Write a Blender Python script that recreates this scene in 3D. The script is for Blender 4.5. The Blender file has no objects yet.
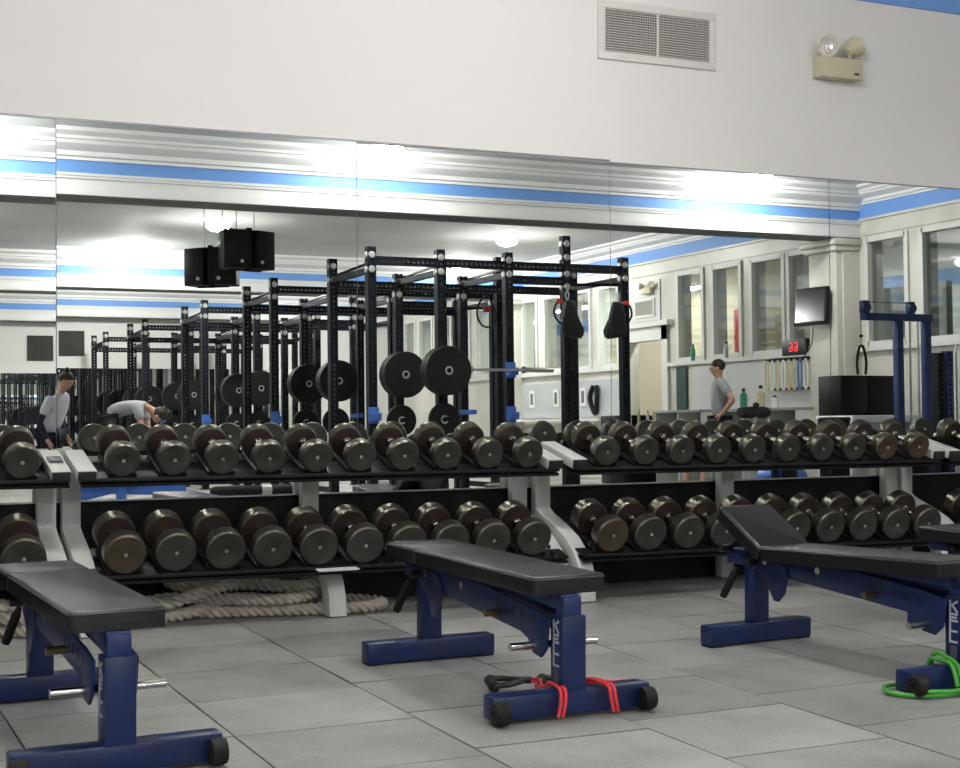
import bpy, bmesh, math, random
from mathutils import Vector, Matrix, Euler
random.seed(7)
PI = math.pi
R = math.radians
scene = bpy.context.scene
COL = scene.collection

# ---------------------------------------------------------------- camera, world, exposure, lights
cam_d = bpy.data.cameras.new('camera')
cam_d.sensor_width = 36.0
cam_d.lens = 1460.0 / 960.0 * 36.0
cam_d.clip_start = 0.05
cam_d.clip_end = 200
cam = bpy.data.objects.new('camera', cam_d)
COL.objects.link(cam)
cam.location = (0, 0, 1.08)
cam.rotation_euler = (R(90.157), 0, -R(25.27))
scene.camera = cam
scene.view_settings.view_transform = 'Standard'
scene.view_settings.look = 'None'
scene.view_settings.gamma = 1.0
scene.view_settings.use_curve_mapping = False
scene.view_settings.exposure = 0.0

W = bpy.data.worlds.new('world')
scene.world = W
W.use_nodes = True
W.node_tree.nodes['Background'].inputs[0].default_value = (0.75, 0.85, 1.0, 1)
W.node_tree.nodes['Background'].inputs[1].default_value = 0.25

CEIL = 3.75
YM = 7.02          # mirror wall
XR, XL = 12.0, -5.0
YF = -16.0         # far wall

def area(name, loc, power, size, color=(1, 0.975, 0.93), rot=(0, 0, 0)):
    l = bpy.data.lights.new(name, 'AREA')
    l.shape = 'DISK'
    l.size = size
    l.energy = power
    l.color = color
    o = bpy.data.objects.new(name, l)
    o.location = loc
    o.rotation_euler = rot
    COL.objects.link(o)
    return o
def bulb(name, loc, power, r=0.1, color=(1, 0.975, 0.94)):
    l = bpy.data.lights.new(name, 'POINT')
    l.energy = power
    l.shadow_soft_size = r
    l.color = color
    o = bpy.data.objects.new(name, l)
    o.location = loc
    COL.objects.link(o)
    return o
LAMP_POWER = dict(wall_left=122, wall_centre=138, wall_right=26, beam=170, hall=290)
LAMPS = [(1.3, 4.6), (3.5, 4.9), (7.6, 3.9),
         (1.4, 0.45), (5.4, 0.45), (9.95, 0.4), (-2.6, 0.5),
         (1.1, -5.6), (5.3, -5.6), (9.8, -5.75), (4.8, -8.7),
         (10.6, -9.2), (1.0, -12.9), (5.6, -13.6), (9.8, -13.6)]

# ---------------------------------------------------------------- materials
MATS = {}
def mat(name, color, rough=0.5, metal=0.0, noise=None, bump=None, emit=None, coat=0.0, spec=None, alpha=None):
    m = bpy.data.materials.new(name)
    m.use_nodes = True
    nt = m.node_tree
    b = nt.nodes['Principled BSDF']
    b.inputs['Base Color'].default_value = (*color, 1)
    b.inputs['Roughness'].default_value = rough
    b.inputs['Metallic'].default_value = metal
    if spec is not None:
        b.inputs['Specular IOR Level'].default_value = spec
    if coat:
        b.inputs['Coat Weight'].default_value = coat
        b.inputs['Coat Roughness'].default_value = 0.15
    tc = nt.nodes.new('ShaderNodeTexCoord')
    if noise:
        col2, scale, lo, hi = noise
        n = nt.nodes.new('ShaderNodeTexNoise')
        n.inputs['Scale'].default_value = scale
        n.inputs['Detail'].default_value = 6
        nt.links.new(tc.outputs['Object'], n.inputs['Vector'])
        r = nt.nodes.new('ShaderNodeValToRGB')
        r.color_ramp.elements[0].position = lo
        r.color_ramp.elements[1].position = hi
        r.color_ramp.elements[0].color = (*color, 1)
        r.color_ramp.elements[1].color = (*col2, 1)
        nt.links.new(n.outputs['Fac'], r.inputs['Fac'])
        nt.links.new(r.outputs['Color'], b.inputs['Base Color'])
    if bump:
        s, st = bump
        n2 = nt.nodes.new('ShaderNodeTexNoise')
        n2.inputs['Scale'].default_value = s
        n2.inputs['Detail'].default_value = 4
        nt.links.new(tc.outputs['Object'], n2.inputs['Vector'])
        bp = nt.nodes.new('ShaderNodeBump')
        bp.inputs['Strength'].default_value = st
        bp.inputs['Distance'].default_value = 0.002
        nt.links.new(n2.outputs['Fac'], bp.inputs['Height'])
        nt.links.new(bp.outputs['Normal'], b.inputs['Normal'])
    if emit:
        b.inputs['Emission Color'].default_value = (*emit[0], 1)
        b.inputs['Emission Strength'].default_value = emit[1]
    MATS[name] = m
    return m

wall_white = mat('wall_white', (0.84, 0.815, 0.80), 0.6, noise=((0.80, 0.78, 0.765), 0.6, 0.35, 0.7))
trim_white = mat('trim_white', (0.86, 0.85, 0.85), 0.5)
blue_paint = mat('blue_paint', (0.17, 0.36, 0.78), 0.55)
ceil_mat = mat('ceiling_paint', (0.74, 0.74, 0.73), 0.75, noise=((0.64, 0.65, 0.64), 0.8, 0.35, 0.65))
marble = mat('marble', (0.72, 0.70, 0.64), 0.35, noise=((0.60, 0.59, 0.52), 2.2, 0.4, 0.7))
black_board = mat('black_board', (0.006, 0.0065, 0.006), 0.5, spec=0.25)
aluminium = mat('aluminium', (0.62, 0.62, 0.62), 0.3, 1.0)
chrome = mat('chrome', (0.78, 0.76, 0.74), 0.16, 1.0, noise=((0.55, 0.53, 0.5), 60, 0.4, 0.7))
dark_chrome = mat('worn_chrome', (0.6, 0.55, 0.5), 0.3, 1.0)
db_rim = mat('dumbbell_rim', (0.13, 0.12, 0.098), 0.31, 0.85, noise=((0.105, 0.093, 0.075), 14, 0.4, 0.7))
db_face = mat('dumbbell_face', (0.040, 0.040, 0.034), 0.45, 0.3, noise=((0.028, 0.027, 0.022), 25, 0.35, 0.7))
db_face_b = mat('dumbbell_face_brown', (0.075, 0.056, 0.034), 0.42, 0.4, noise=((0.05, 0.038, 0.024), 25, 0.35, 0.7))
db_inner = mat('dumbbell_inner', (0.026, 0.017, 0.013), 0.5, 0.3)
screw_mat = mat('screw', (0.6, 0.58, 0.54), 0.3, 1.0)
rack_white = mat('rack_white', (0.66, 0.665, 0.64), 0.4, noise=((0.6, 0.605, 0.58), 4, 0.4, 0.7))
rack_black = mat('rack_black', (0.006, 0.006, 0.006), 0.5, spec=0.25)
saddle_mat = mat('saddle_plastic', (0.006, 0.006, 0.006), 0.5, spec=0.18)
plastic_black = mat('plastic_black', (0.012, 0.012, 0.013), 0.35)
rubber_black = mat('rubber_black', (0.009, 0.009, 0.0095), 0.6, spec=0.3)
vinyl = mat('black_vinyl', (0.007, 0.007, 0.0085), 0.27, noise=((0.010, 0.010, 0.012), 40, 0.4, 0.7), bump=(160, 0.35), spec=0.5)
seam_mat = mat('seam_vinyl', (0.03, 0.03, 0.033), 0.35)
blue_steel = mat('blue_steel', (0.005, 0.017, 0.092), 0.33, 0.0, noise=((0.007, 0.012, 0.055), 9, 0.4, 0.75), spec=0.45)
blue_scuff = mat('blue_steel_worn', (0.014, 0.035, 0.16), 0.4, noise=((0.011, 0.02, 0.08), 20, 0.4, 0.7))
brass = mat('tarnished_pin', (0.22, 0.17, 0.10), 0.35, 0.9)
letter_mat = mat('letter_white', (0.50, 0.52, 0.58), 0.6)
letter_worn = mat('letter_worn', (0.09, 0.085, 0.12), 0.6)
red_tube = mat('red_tube', (0.85, 0.05, 0.06), 0.35)
green_tube = mat('green_tube', (0.06, 0.36, 0.04), 0.35)
rope_mat = mat('rope_fibre', (0.56, 0.52, 0.45), 0.85, noise=((0.38, 0.35, 0.30), 14, 0.4, 0.7), bump=(220, 0.8))
beige_plastic = mat('beige_plastic', (0.60, 0.55, 0.38), 0.45)
reflector = mat('lamp_reflector', (0.9, 0.9, 0.9), 0.08, 1.0)
vent_white = mat('vent_white', (0.72, 0.70, 0.66), 0.45)
vent_dark = mat('vent_dark', (0.05, 0.043, 0.038), 0.8)
rack_steel = mat('power_rack_steel', (0.006, 0.0075, 0.013), 0.5, spec=0.25)
bolt_mat = mat('bolt_silver', (0.60, 0.62, 0.60), 0.3, 0.6)
light_blue = mat('light_blue_plastic', (0.06, 0.17, 0.55), 0.4)
plate_mat = mat('weight_plate_rubber', (0.010, 0.0105, 0.010), 0.55, spec=0.3)
cabinet_black = mat('cabinet_black', (0.006, 0.006, 0.006), 0.4, spec=0.25)
screen_mat = mat('tv_screen', (0.03, 0.033, 0.04), 0.12)
window_frame_m = mat('window_frame', (0.74, 0.735, 0.71), 0.4)
beige_wall = mat('beige_wall', (0.62, 0.55, 0.43), 0.7)
board_grey = mat('grey_board', (0.50, 0.52, 0.53), 0.5)
board_white = mat('white_board', (0.68, 0.68, 0.68), 0.3)
counter_grey = mat('counter_grey', (0.33, 0.34, 0.34), 0.45)
red_mat = mat('red_cloth', (0.55, 0.03, 0.03), 0.6)
green_dark = mat('dark_green', (0.02, 0.06, 0.05), 0.5)
green_bottle = mat('green_bottle', (0.05, 0.30, 0.16), 0.3)
cream_mat = mat('cream_band', (0.66, 0.6, 0.38), 0.5)
blue_band_m = mat('blue_band', (0.10, 0.2, 0.45), 0.5)
skin = mat('skin', (0.55, 0.31, 0.22), 0.5)
hair_m = mat('hair_dark', (0.035, 0.022, 0.015), 0.6)
shirt_grey = mat('shirt_grey', (0.36, 0.37, 0.39), 0.8)
shirt_white = mat('shirt_white', (0.68, 0.66, 0.76), 0.8)
navy = mat('navy_cloth', (0.012, 0.014, 0.04), 0.8)
trousers_m = mat('dark_trousers', (0.02, 0.02, 0.022), 0.8)
shoe_m = mat('shoe', (0.1, 0.1, 0.1), 0.6)
shorts_m = mat('pale_shorts', (0.55, 0.62, 0.58), 0.8)
red_led = mat('red_led', (0.3, 0.0, 0.0), 0.4, emit=((1.0, 0.02, 0.05), 2.2))
LAMP_M = {k: mat('lamp_glow_'+k, (1, 1, 1), 0.5, emit=((1.0, 0.985, 0.96), v)) for k, v in LAMP_POWER.items()}
lamp_emit = LAMP_M['hall']
tube_emit = mat('tube_glow', (1, 1, 1), 0.5, emit=((0.97, 1.0, 0.97), 95.0))

mirror = bpy.data.materials.new('mirror_glass')
mirror.use_nodes = True
b = mirror.node_tree.nodes['Principled BSDF']
b.inputs['Base Color'].default_value = (0.86, 0.90, 0.865, 1)
b.inputs['Metallic'].default_value = 1.0
b.inputs['Roughness'].default_value = 0.0

glass = bpy.data.materials.new('window_glass')
glass.use_nodes = True
nt = glass.node_tree
nt.nodes.remove(nt.nodes['Principled BSDF'])
tr = nt.nodes.new('ShaderNodeBsdfTransparent'); tr.inputs[0].default_value = (0.92, 0.95, 0.94, 1)
gl = nt.nodes.new('ShaderNodeBsdfGlossy'); gl.inputs['Roughness'].default_value = 0.02
mx = nt.nodes.new('ShaderNodeMixShader'); mx.inputs[0].default_value = 0.12
nt.links.new(tr.outputs[0], mx.inputs[1]); nt.links.new(gl.outputs[0], mx.inputs[2])
nt.links.new(mx.outputs[0], nt.nodes['Material Output'].inputs[0])

# floor: grey rubber tiles, each tile (island) a little different, speckled, patchy sheen
floor_m = bpy.data.materials.new('rubber_tile')
floor_m.use_nodes = True
nt = floor_m.node_tree
b = nt.nodes['Principled BSDF']
tc = nt.nodes.new('ShaderNodeTexCoord')
geo = nt.nodes.new('ShaderNodeNewGeometry')
def N(kind, **kw):
    n = nt.nodes.new(kind)
    for k, v in kw.items():
        n.inputs[k].default_value = v
    return n
n1 = N('ShaderNodeTexNoise', Scale=170.0, Detail=3.0)
n2 = N('ShaderNodeTexNoise', Scale=1.6, Detail=8.0, Roughness=0.62)
n3 = N('ShaderNodeTexNoise', Scale=2.2, Detail=3.0)
for n in (n1, n2, n3):
    nt.links.new(tc.outputs['Object'], n.inputs['Vector'])
r1 = nt.nodes.new('ShaderNodeValToRGB')
r1.color_ramp.elements[0].position = 0.30; r1.color_ramp.elements[0].color = (0.235, 0.236, 0.222, 1)
r1.color_ramp.elements[1].position = 0.72; r1.color_ramp.elements[1].color = (0.43, 0.435, 0.41, 1)
nt.links.new(n2.outputs['Fac'], r1.inputs['Fac'])
r2 = nt.nodes.new('ShaderNodeValToRGB')
r2.color_ramp.elements[0].position = 0.38; r2.color_ramp.elements[0].color = (0.76, 0.76, 0.76, 1)
r2.color_ramp.elements[1].position = 0.62; r2.color_ramp.elements[1].color = (1.14, 1.14, 1.14, 1)
nt.links.new(n1.outputs['Fac'], r2.inputs['Fac'])
mu = nt.nodes.new('ShaderNodeMix'); mu.data_type = 'RGBA'; mu.blend_type = 'MULTIPLY'
mu.inputs['Factor'].default_value = 1.0
nt.links.new(r1.outputs['Color'], mu.inputs[6]); nt.links.new(r2.outputs['Color'], mu.inputs[7])
mr = nt.nodes.new('ShaderNodeMapRange'); mr.inputs['To Min'].default_value = 0.72; mr.inputs['To Max'].default_value = 1.2
nt.links.new(geo.outputs['Random Per Island'], mr.inputs['Value'])
mu2 = nt.nodes.new('ShaderNodeMix'); mu2.data_type = 'RGBA'; mu2.blend_type = 'MULTIPLY'
mu2.inputs['Factor'].default_value = 1.0
nt.links.new(mu.outputs[2], mu2.inputs[6]); nt.links.new(mr.outputs[0], mu2.inputs[7])
nt.links.new(mu2.outputs[2], b.inputs['Base Color'])
mr2 = nt.nodes.new('ShaderNodeMapRange')
mr2.inputs['From Min'].default_value = 0.35; mr2.inputs['From Max'].default_value = 0.68
mr2.inputs['To Min'].default_value = 0.36; mr2.inputs['To Max'].default_value = 0.58
nt.links.new(n3.outputs['Fac'], mr2.inputs['Value'])
nt.links.new(mr2.outputs[0], b.inputs['Roughness'])
bp = nt.nodes.new('ShaderNodeBump'); bp.inputs['Strength'].default_value = 0.35; bp.inputs['Distance'].default_value = 0.002
nt.links.new(n1.outputs['Fac'], bp.inputs['Height']); nt.links.new(bp.outputs['Normal'], b.inputs['Normal'])
gap_m = mat('tile_gap', (0.02, 0.02, 0.02), 0.9)

# ---------------------------------------------------------------- mesh helpers
def frame_to(d):
    d = Vector(d).normalized()
    up = Vector((0, 0, 1)) if abs(d.z) < 0.95 else Vector((1, 0, 0))
    x = d.cross(up).normalized()
    y = x.cross(d).normalized()
    return x, y, d

class MB:
    def __init__(s):
        s.bm = bmesh.new()
    def box(s, c, d, rot=None):
        m = Matrix.Translation(Vector(c))
        if rot:
            m = m @ Euler(rot).to_matrix().to_4x4()
        m = m @ Matrix.Diagonal((d[0], d[1], d[2], 1))
        bmesh.ops.create_cube(s.bm, size=1.0, matrix=m)
        return s
    def bb(s, x0, x1, y0, y1, z0, z1):
        return s.box(((x0+x1)/2, (y0+y1)/2, (z0+z1)/2), (abs(x1-x0), abs(y1-y0), abs(z1-z0)))
    def cyl(s, a, b_, r, r2=None, seg=20):
        if r2 is None: r2 = r
        return s.lathe(a, Vector(b_)-Vector(a), [(0, 0), (0, r), (1, r2), (1, 0)], seg, True)
    def lathe(s, o, d, prof, seg=24, unit=False):
        """prof: (along, radius); along in metres, or 0..1 of |d| when unit"""
        o = Vector(o); L = Vector(d).length
        x, y, n = frame_to(d)
        rings = []
        for t, r in prof:
            c = o + n * (t * L if unit else t)
            if r < 1e-6:
                rings.append([s.bm.verts.new(c)])
            else:
                rings.append([s.bm.verts.new(c + (x*math.cos(2*PI*i/seg) + y*math.sin(2*PI*i/seg))*r) for i in range(seg)])
        for a, c in zip(rings, rings[1:]):
            if len(a) == 1 and len(c) == 1: continue
            for i in range(seg):
                j = (i+1) % seg
                if len(a) == 1: s.bm.faces.new((a[0], c[i], c[j]))
                elif len(c) == 1: s.bm.faces.new((a[i], c[0], a[j]))
                else: s.bm.faces.new((a[i], c[i], c[j], a[j]))
        return s
    def prism(s, poly, axis, v0, v1):
        """poly of 2D points extruded along axis: 'x' poly=(y,z); 'y' poly=(x,z); 'z' poly=(x,y)"""
        def P(p, v):
            return {'x': (v, p[0], p[1]), 'y': (p[0], v, p[1]), 'z': (p[0], p[1], v)}[axis]
        A = [s.bm.verts.new(P(p, v0)) for p in poly]
        B = [s.bm.verts.new(P(p, v1)) for p in poly]
        n = len(poly)
        s.bm.faces.new(A); s.bm.faces.new(B[::-1])
        for i in range(n):
            s.bm.faces.new((A[i], B[i], B[(i+1) % n], A[(i+1) % n]))
        return s
    def tube(s, pts, r, seg=8, closed=False, sec=None, twist=0.0):
        pts = [Vector(p) for p in pts]
        n = len(pts)
        rings = []
        px = None
        dist = 0
        for i, p in enumerate(pts):
            if closed: t = pts[(i+1) % n] - pts[i-1]
            else: t = pts[min(i+1, n-1)] - pts[max(i-1, 0)]
            t.normalize()
            if px is None: px = frame_to(t)[0]
            px = (px - t*px.dot(t)).normalized()
            py = t.cross(px)
            if i: dist += (pts[i]-pts[i-1]).length
            ring = []
            for k in range(seg):
                a = 2*PI*k/seg
                rr = r*(sec(a) if sec else 1.0)
                a2 = a + twist*dist
                ring.append(s.bm.verts.new(p + px*math.cos(a2)*rr + py*math.sin(a2)*rr))
            rings.append(ring)
        m = n if closed else n-1
        for i in range(m):
            a, c = rings[i], rings[(i+1) % n]
            for k in range(seg):
                j = (k+1) % seg
                s.bm.faces.new((a[k], a[j], c[j], c[k]))
        if not closed:
            s.bm.faces.new(rings[0][::-1]); s.bm.faces.new(rings[-1])
        return s
    def build(s, name, m, parent=None, bevel=0.0, seg=2, ang=32):
        bm = s.bm
        bmesh.ops.recalc_face_normals(bm, faces=bm.faces)
        if bevel > 0:
            ed = [e for e in bm.edges if len(e.link_faces) == 2 and e.calc_face_angle(0) > R(40)]
            bmesh.ops.bevel(bm, geom=ed, offset=bevel, segments=seg, profile=0.5, affect='EDGES', clamp_overlap=True)
        for f in bm.faces: f.smooth = True
        for e in bm.edges:
            if len(e.link_faces) == 2 and e.calc_face_angle(0) > R(ang): e.smooth = False
        me = bpy.data.meshes.new(name)
        bm.to_mesh(me); bm.free()
        for mm in (m if isinstance(m, (list, tuple)) else [m]):
            me.materials.append(mm)
        o = bpy.data.objects.new(name, me)
        COL.objects.link(o)
        if parent: o.parent = parent
        return o

def catmull(pts, n=8, closed=False):
    pts = [Vector(p) for p in pts]
    out = []
    N_ = len(pts)
    rng = range(N_ if closed else N_-1)
    for i in rng:
        if closed: p0, p1, p2, p3 = pts[i-1], pts[i], pts[(i+1) % N_], pts[(i+2) % N_]
        else: p0, p1, p2, p3 = pts[max(i-1, 0)], pts[i], pts[i+1], pts[min(i+2, N_-1)]
        for k in range(n):
            t = k/n
            out.append(0.5*((2*p1)+(p2-p0)*t+(2*p0-5*p1+4*p2-p3)*t*t+(3*p1-p0-3*p2+p3)*t**3))
    if not closed: out.append(pts[-1])
    return out

def thing(name, label, cat, loc=(0, 0, 0), rotz=0.0, group=None):
    o = bpy.data.objects.new(name, None)
    COL.objects.link(o)
    o.location = loc
    o.rotation_euler = (0, 0, rotz)
    o.empty_display_size = 0.1
    return tag(o, label, cat, group)
def tag(o, label, cat, group=None):
    o['label'] = label; o['category'] = cat
    if group: o['group'] = group
    return o
def struct(name, mb, m, bevel=0, **kw):
    o = mb.build(name, m, None, bevel, **kw)
    o['kind'] = 'structure'
    return o
def dup(root, loc=None, rotz=None, label=None, group=None):
    def cp(o, par):
        c = o.copy(); COL.objects.link(c)
        if par:
            c.parent = par
        for ch in o.children: cp(ch, c)
        return c
    r = cp(root, None)
    if loc is not None: r.location = loc
    if rotz is not None: r.rotation_euler = (root.rotation_euler[0], root.rotation_euler[1], rotz)
    if label: r['label'] = label
    if group: r['group'] = group
    return r

# ---------------------------------------------------------------- the room
fl = MB()
X0 = 1.245 - 0.61*11
for i in range(29):
    xa = X0 + i*0.61
    off = 0.0 if xa < 3.05 else -0.18
    if 1.8 < xa < 1.9: off = 0.08
    if 2.4 < xa < 2.5: off = 0.2
    y = YM - 2.6 - 0.535*40 + off + (random.choice((0, 0.26)) if xa < 0.5 else 0)
    while y < YM:
        g = 0.0036
        ya, yb = max(y, YF), min(y+0.535, YM)
        if yb - ya > 0.05:
            z = [random.uniform(-0.002, 0.0014) for _ in range(4)]
            P = [(xa+g, ya+g), (xa+0.61-g, ya+g), (xa+0.61-g, yb-g), (xa+g, yb-g)]
            T = [fl.bm.verts.new((p[0], p[1], zz)) for p, zz in zip(P, z)]
            B = [fl.bm.verts.new((p[0], p[1], -0.02)) for p in P]
            fl.bm.faces.new(T)
            for k in range(4):
                fl.bm.faces.new((T[k], B[k], B[(k+1) % 4], T[(k+1) % 4]))
        y += 0.535
struct('floor', fl, floor_m)
struct('floor_base', MB().bb(XL, 16, YF, YM, -0.08, -0.015), gap_m)
struct('ceiling', MB().bb(XL-0.2, 16, YF-0.2, YM+0.2, CEIL, CEIL+0.1), ceil_mat)
# mirror wall
w = MB(); w.bb(XL, XR, YM, YM+0.2, 0, CEIL)
struct('wall_back', w, wall_white)
struct('baseboard_back', MB().bb(XL, XR, YM-0.02, YM, 0, 0.545), black_board)
struct('trim_1', MB().bb(XL, XR, YM-0.034, YM, 0.545, 0.553), aluminium)
w = MB(); w.bb(XL, XR, YM-0.012, YM, 3.43, 3.55)
struct('trim_2', w, blue_paint)
struct('wall_left', MB().bb(XL-0.2, XL, YF, YM, 0, CEIL), wall_white)
struct('wall_front', MB().bb(XL, XR, YF-0.2, YF, 0, CEIL), wall_white)

def crown(axis, v0, v1, base, sgn, zb, zt):
    """stepped white cornice; base = wall face coordinate, sgn = direction into the room"""
    h = zt - zb
    pr = [(0, 0), (0.03, 0), (0.03, 0.10), (0.06, 0.14), (0.06, 0.30), (0.10, 0.36), (0.16, 0.50), (0.17, 0.62),
          (0.20, 0.64), (0.20, 0.74), (0.27, 0.86), (0.27, 1.0), (0, 1.0)]
    poly = [(base + sgn*p[0], zb + p[1]*h) for p in pr]
    return MB().prism(poly, axis, v0, v1)
struct('trim_3', crown('x', XL, XR, YM, -1, 3.55, CEIL), trim_white)
# beams across the hall
n = 4
for bi, (yb, dep) in enumerate(((-0.3, 0.38), (-9.55, 0.4), (YF+0.34, 0.34))):
    zs = 3.14 if bi < 2 else 3.14
    struct('trim_%d' % n, MB().bb(XL, XR, yb-dep, yb, zs, CEIL), marble if False else trim_white); n += 1
    struct('trim_%d' % n, MB().bb(XL, XR, yb, yb+0.012, 3.355, 3.475), blue_paint); n += 1
    struct('trim_%d' % n, crown('x', XL, XR, yb, 1, 3.475, CEIL), trim_white); n += 1
    mo = MB()
    mo.bb(XL, XR, yb, yb+0.03, 3.325, 3.352)
    mo.bb(XL, XR, yb, yb+0.018, 3.30, 3.325)
    mo.bb(XL, XR, yb, yb+0.02, 3.142, 3.20)
    struct('trim_%d' % n, mo, trim_white); n += 1
    # darker slab along the underside of the beam
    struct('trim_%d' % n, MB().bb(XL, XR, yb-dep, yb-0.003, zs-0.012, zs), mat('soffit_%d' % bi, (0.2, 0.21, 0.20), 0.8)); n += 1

# right wall with windows and a doorway
WIN = [(5.0, 5.8), (3.9, 4.7), (2.6, 3.5), (0.80, 2.2), (-0.16, 0.52),
       (-1.75, -1.10), (-2.58, -1.88), (-3.51, -2.86), (-4.43, -3.79),
       (-6.78, -6.2), (-7.76, -7.10), (-8.70, -8.03), (-9.56, -9.02),
       (-11.5, -10.95), (-12.45, -11.85), (-13.4, -12.75), (-14.36, -13.7), (-15.2, -14.6)]
SILL, HEAD = 1.83, 3.09
w = MB()
w.bb(XR, XR+0.22, YF, -5.94, 0, SILL)
w.bb(XR, XR+0.22, -4.83, YM, 0, SILL)
w.bb(XR, XR+0.22, YF, YM, HEAD, CEIL)
ys = sorted([v for a in WIN for v in a])
edges = [YF] + ys + [YM]
for i in range(0, len(edges), 2):
    a, c = edges[i], edges[i+1]
    if a < -5.4 < c:
        w.bb(XR, XR+0.22, a, -5.94, SILL, HEAD); w.bb(XR, XR+0.22, -4.83, c, SILL, HEAD)
        w.bb(XR, XR+0.22, -5.94, -4.83, 2.16, HEAD)
    else:
        w.bb(XR, XR+0.22, a, c, SILL, HEAD)
struct('wall_right', w, marble)
for i, (a, c) in enumerate(WIN):
    f = MB()
    t = 0.045
    for x0, x1 in ((XR-0.03, XR+0.06),):
        f.bb(x0, x1, a-t, a+0.02, SILL-t, HEAD+t); f.bb(x0, x1, c-0.02, c+t, SILL-t, HEAD+t)
        f.bb(x0, x1, a, c, SILL-t, SILL+0.02); f.bb(x0, x1, a, c, HEAD-0.02, HEAD+t)
    o = struct('window_%d' % (i+1), f, window_frame_m)
    p = MB().bb(XR+0.03, XR+0.036, a+0.01, c-0.01, SILL+0.01, HEAD-0.01).build('pane', glass, o)
struct('trim_%d' % n, MB().bb(XR-0.07, XR, -4.7, YM, SILL-0.10, SILL-0.045).bb(XR-0.07, XR, YF, -6.05, SILL-0.10, SILL-0.045), window_frame_m); n += 1
struct('trim_%d' % n, MB().bb(XR-0.014, XR, YF, YM, 3.375, 3.545), blue_paint); n += 1
struct('trim_%d' % n, crown('y', YF, YM, XR, -1, 3.545, CEIL), trim_white); n += 1
struct('trim_%d' % n, MB().bb(XR-0.035, XR, YF, YM, 3.345, 3.375).bb(XR-0.02, XR, YF, YM, 3.16, 3.18), marble); n += 1
# doorway casing
f = MB()
f.bb(XR-0.05, XR+0.1, -4.86, -4.70, 0, 2.36).bb(XR-0.05, XR+0.1, -6.08, -5.92, 0, 2.36)
f.bb(XR-0.05, XR+0.1, -6.08, -4.70, 2.15, 2.36).bb(XR-0.11, XR, -6.16, -4.60, 2.36, 2.44)
struct('door_1', f, window_frame_m)
struct('trim_%d' % n, MB().bb(XR-0.025, XR-0.001, -5.88, -4.92, 2.46, 3.08), board_white); n += 1
# pillars carrying the beams
for yb in (-0.35, -9.6):
    p = MB()
    p.bb(11.66, XR, yb-0.56, yb, 0, 3.13)
    p.bb(11.74, XR, yb, yb+0.03, 0, 2.98)
    p.bb(11.61, XR, yb-0.60, yb+0.05, 2.98, 3.05)
    p.bb(11.57, XR, yb-0.63, yb+0.08, 3.05, 3.127)
    p.bb(11.63, XR, yb-0.59, yb+0.04, 0, 0.2)
    struct('trim_%d' % n, p, marble, bevel=0.006); n += 1
# corridor beyond the windows
struct('wall_corridor', MB().bb(15.4, 15.6, YF, YM, 0, CEIL), mat('corridor_white', (0.70, 0.70, 0.70), 0.7))
struct('trim_%d' % n, MB().bb(15.38, 15.4, YF, YM, 2.85, 3.1), blue_paint); n += 1
w = MB(); w.bb(13.35, 13.45, -9.2, -5.3, 0, CEIL).bb(13.3, 13.36, -5.3, -3.2, 0, CEIL)
struct('wall_passage', w, beige_wall)
struct('wall_corridor_end', MB().bb(XR+0.22, 15.4, YM-0.1, YM, 0, CEIL).bb(XR+0.22, 15.4, YF, YF+0.1, 0, CEIL), board_white)
struct('wall_partition', MB().bb(12.9, 13.0, -2.6, 0.2, 0, 2.6), board_white)
# far wall mirrors
for k, (a, c) in enumerate(((0.2, 3.4), (3.42, 6.6), (6.62, 9.8))):
    o = MB().bb(a, c, YF+0.002, YF+0.008, 0.55, 2.12).build('mirror_panel', mirror)
    tag(o, ['large wall mirror on the far wall, seen leftmost in the front mirror', 'large wall mirror on the far wall, behind the row of power racks',
            'large wall mirror on the far wall, nearest the marble window wall'][k], 'mirror', 'mirrors on the far wall')

# ---------------------------------------------------------------- front mirrors
seams = [-3.38, -1.88, -0.375, 1.119, 2.613, 4.105, 5.62, 7.12, 8.6]
lab = ['wall mirror panel beyond the left edge of the photo',
       'wall mirror panel just left of the photo edge',
       'tall wall mirror panel at the far left edge, reflecting the woman in white',
       'tall wall mirror panel second from the left, reflecting black speakers and racks',
       'tall wall mirror panel reflecting the largest weight plate on the racks',
       'tall wall mirror panel reflecting the man in grey and the doorway',
       'tall wall mirror panel at the right, reflecting the blue cable machine',
       'wall mirror panel beyond the right edge of the photo']
dz = [0.8, 0.8, 0.93, 0.8, 0.8, 0.8, 0.8, 0.8]
dy = [0, 0, 0.05, 0.0, 0, 0, 0.04, 0]
zt = [0, 0, 0, 0.0, 0, -0.005, 0, 0]
for k in range(len(seams)-1):
    a, c = seams[k]+0.0018, seams[k+1]-0.0018
    H = 1.777 + (0.012 if k < 4 else 0)
    m = MB().box(((0, 0, H/2)), (c-a, 0.006, H))
    o = m.build('mirror_panel', mirror)
    o.location = ((a+c)/2, YM-0.030, 0.553)
    o.rotation_euler = (-R(dz[k]), 0, R(dy[k]))
    tag(o, lab[k], 'mirror', 'front wall mirrors')
jc = MB()
jc.bb(XL, 4.105, YM-0.012, YM, 2.338, 2.346).bb(4.105, 8.6, YM-0.012, YM, 2.327, 2.334)
struct('trim_%d' % n, jc, mat('mirror_channel', (0.25, 0.25, 0.25), 0.4, 0.8)); n += 1

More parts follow.
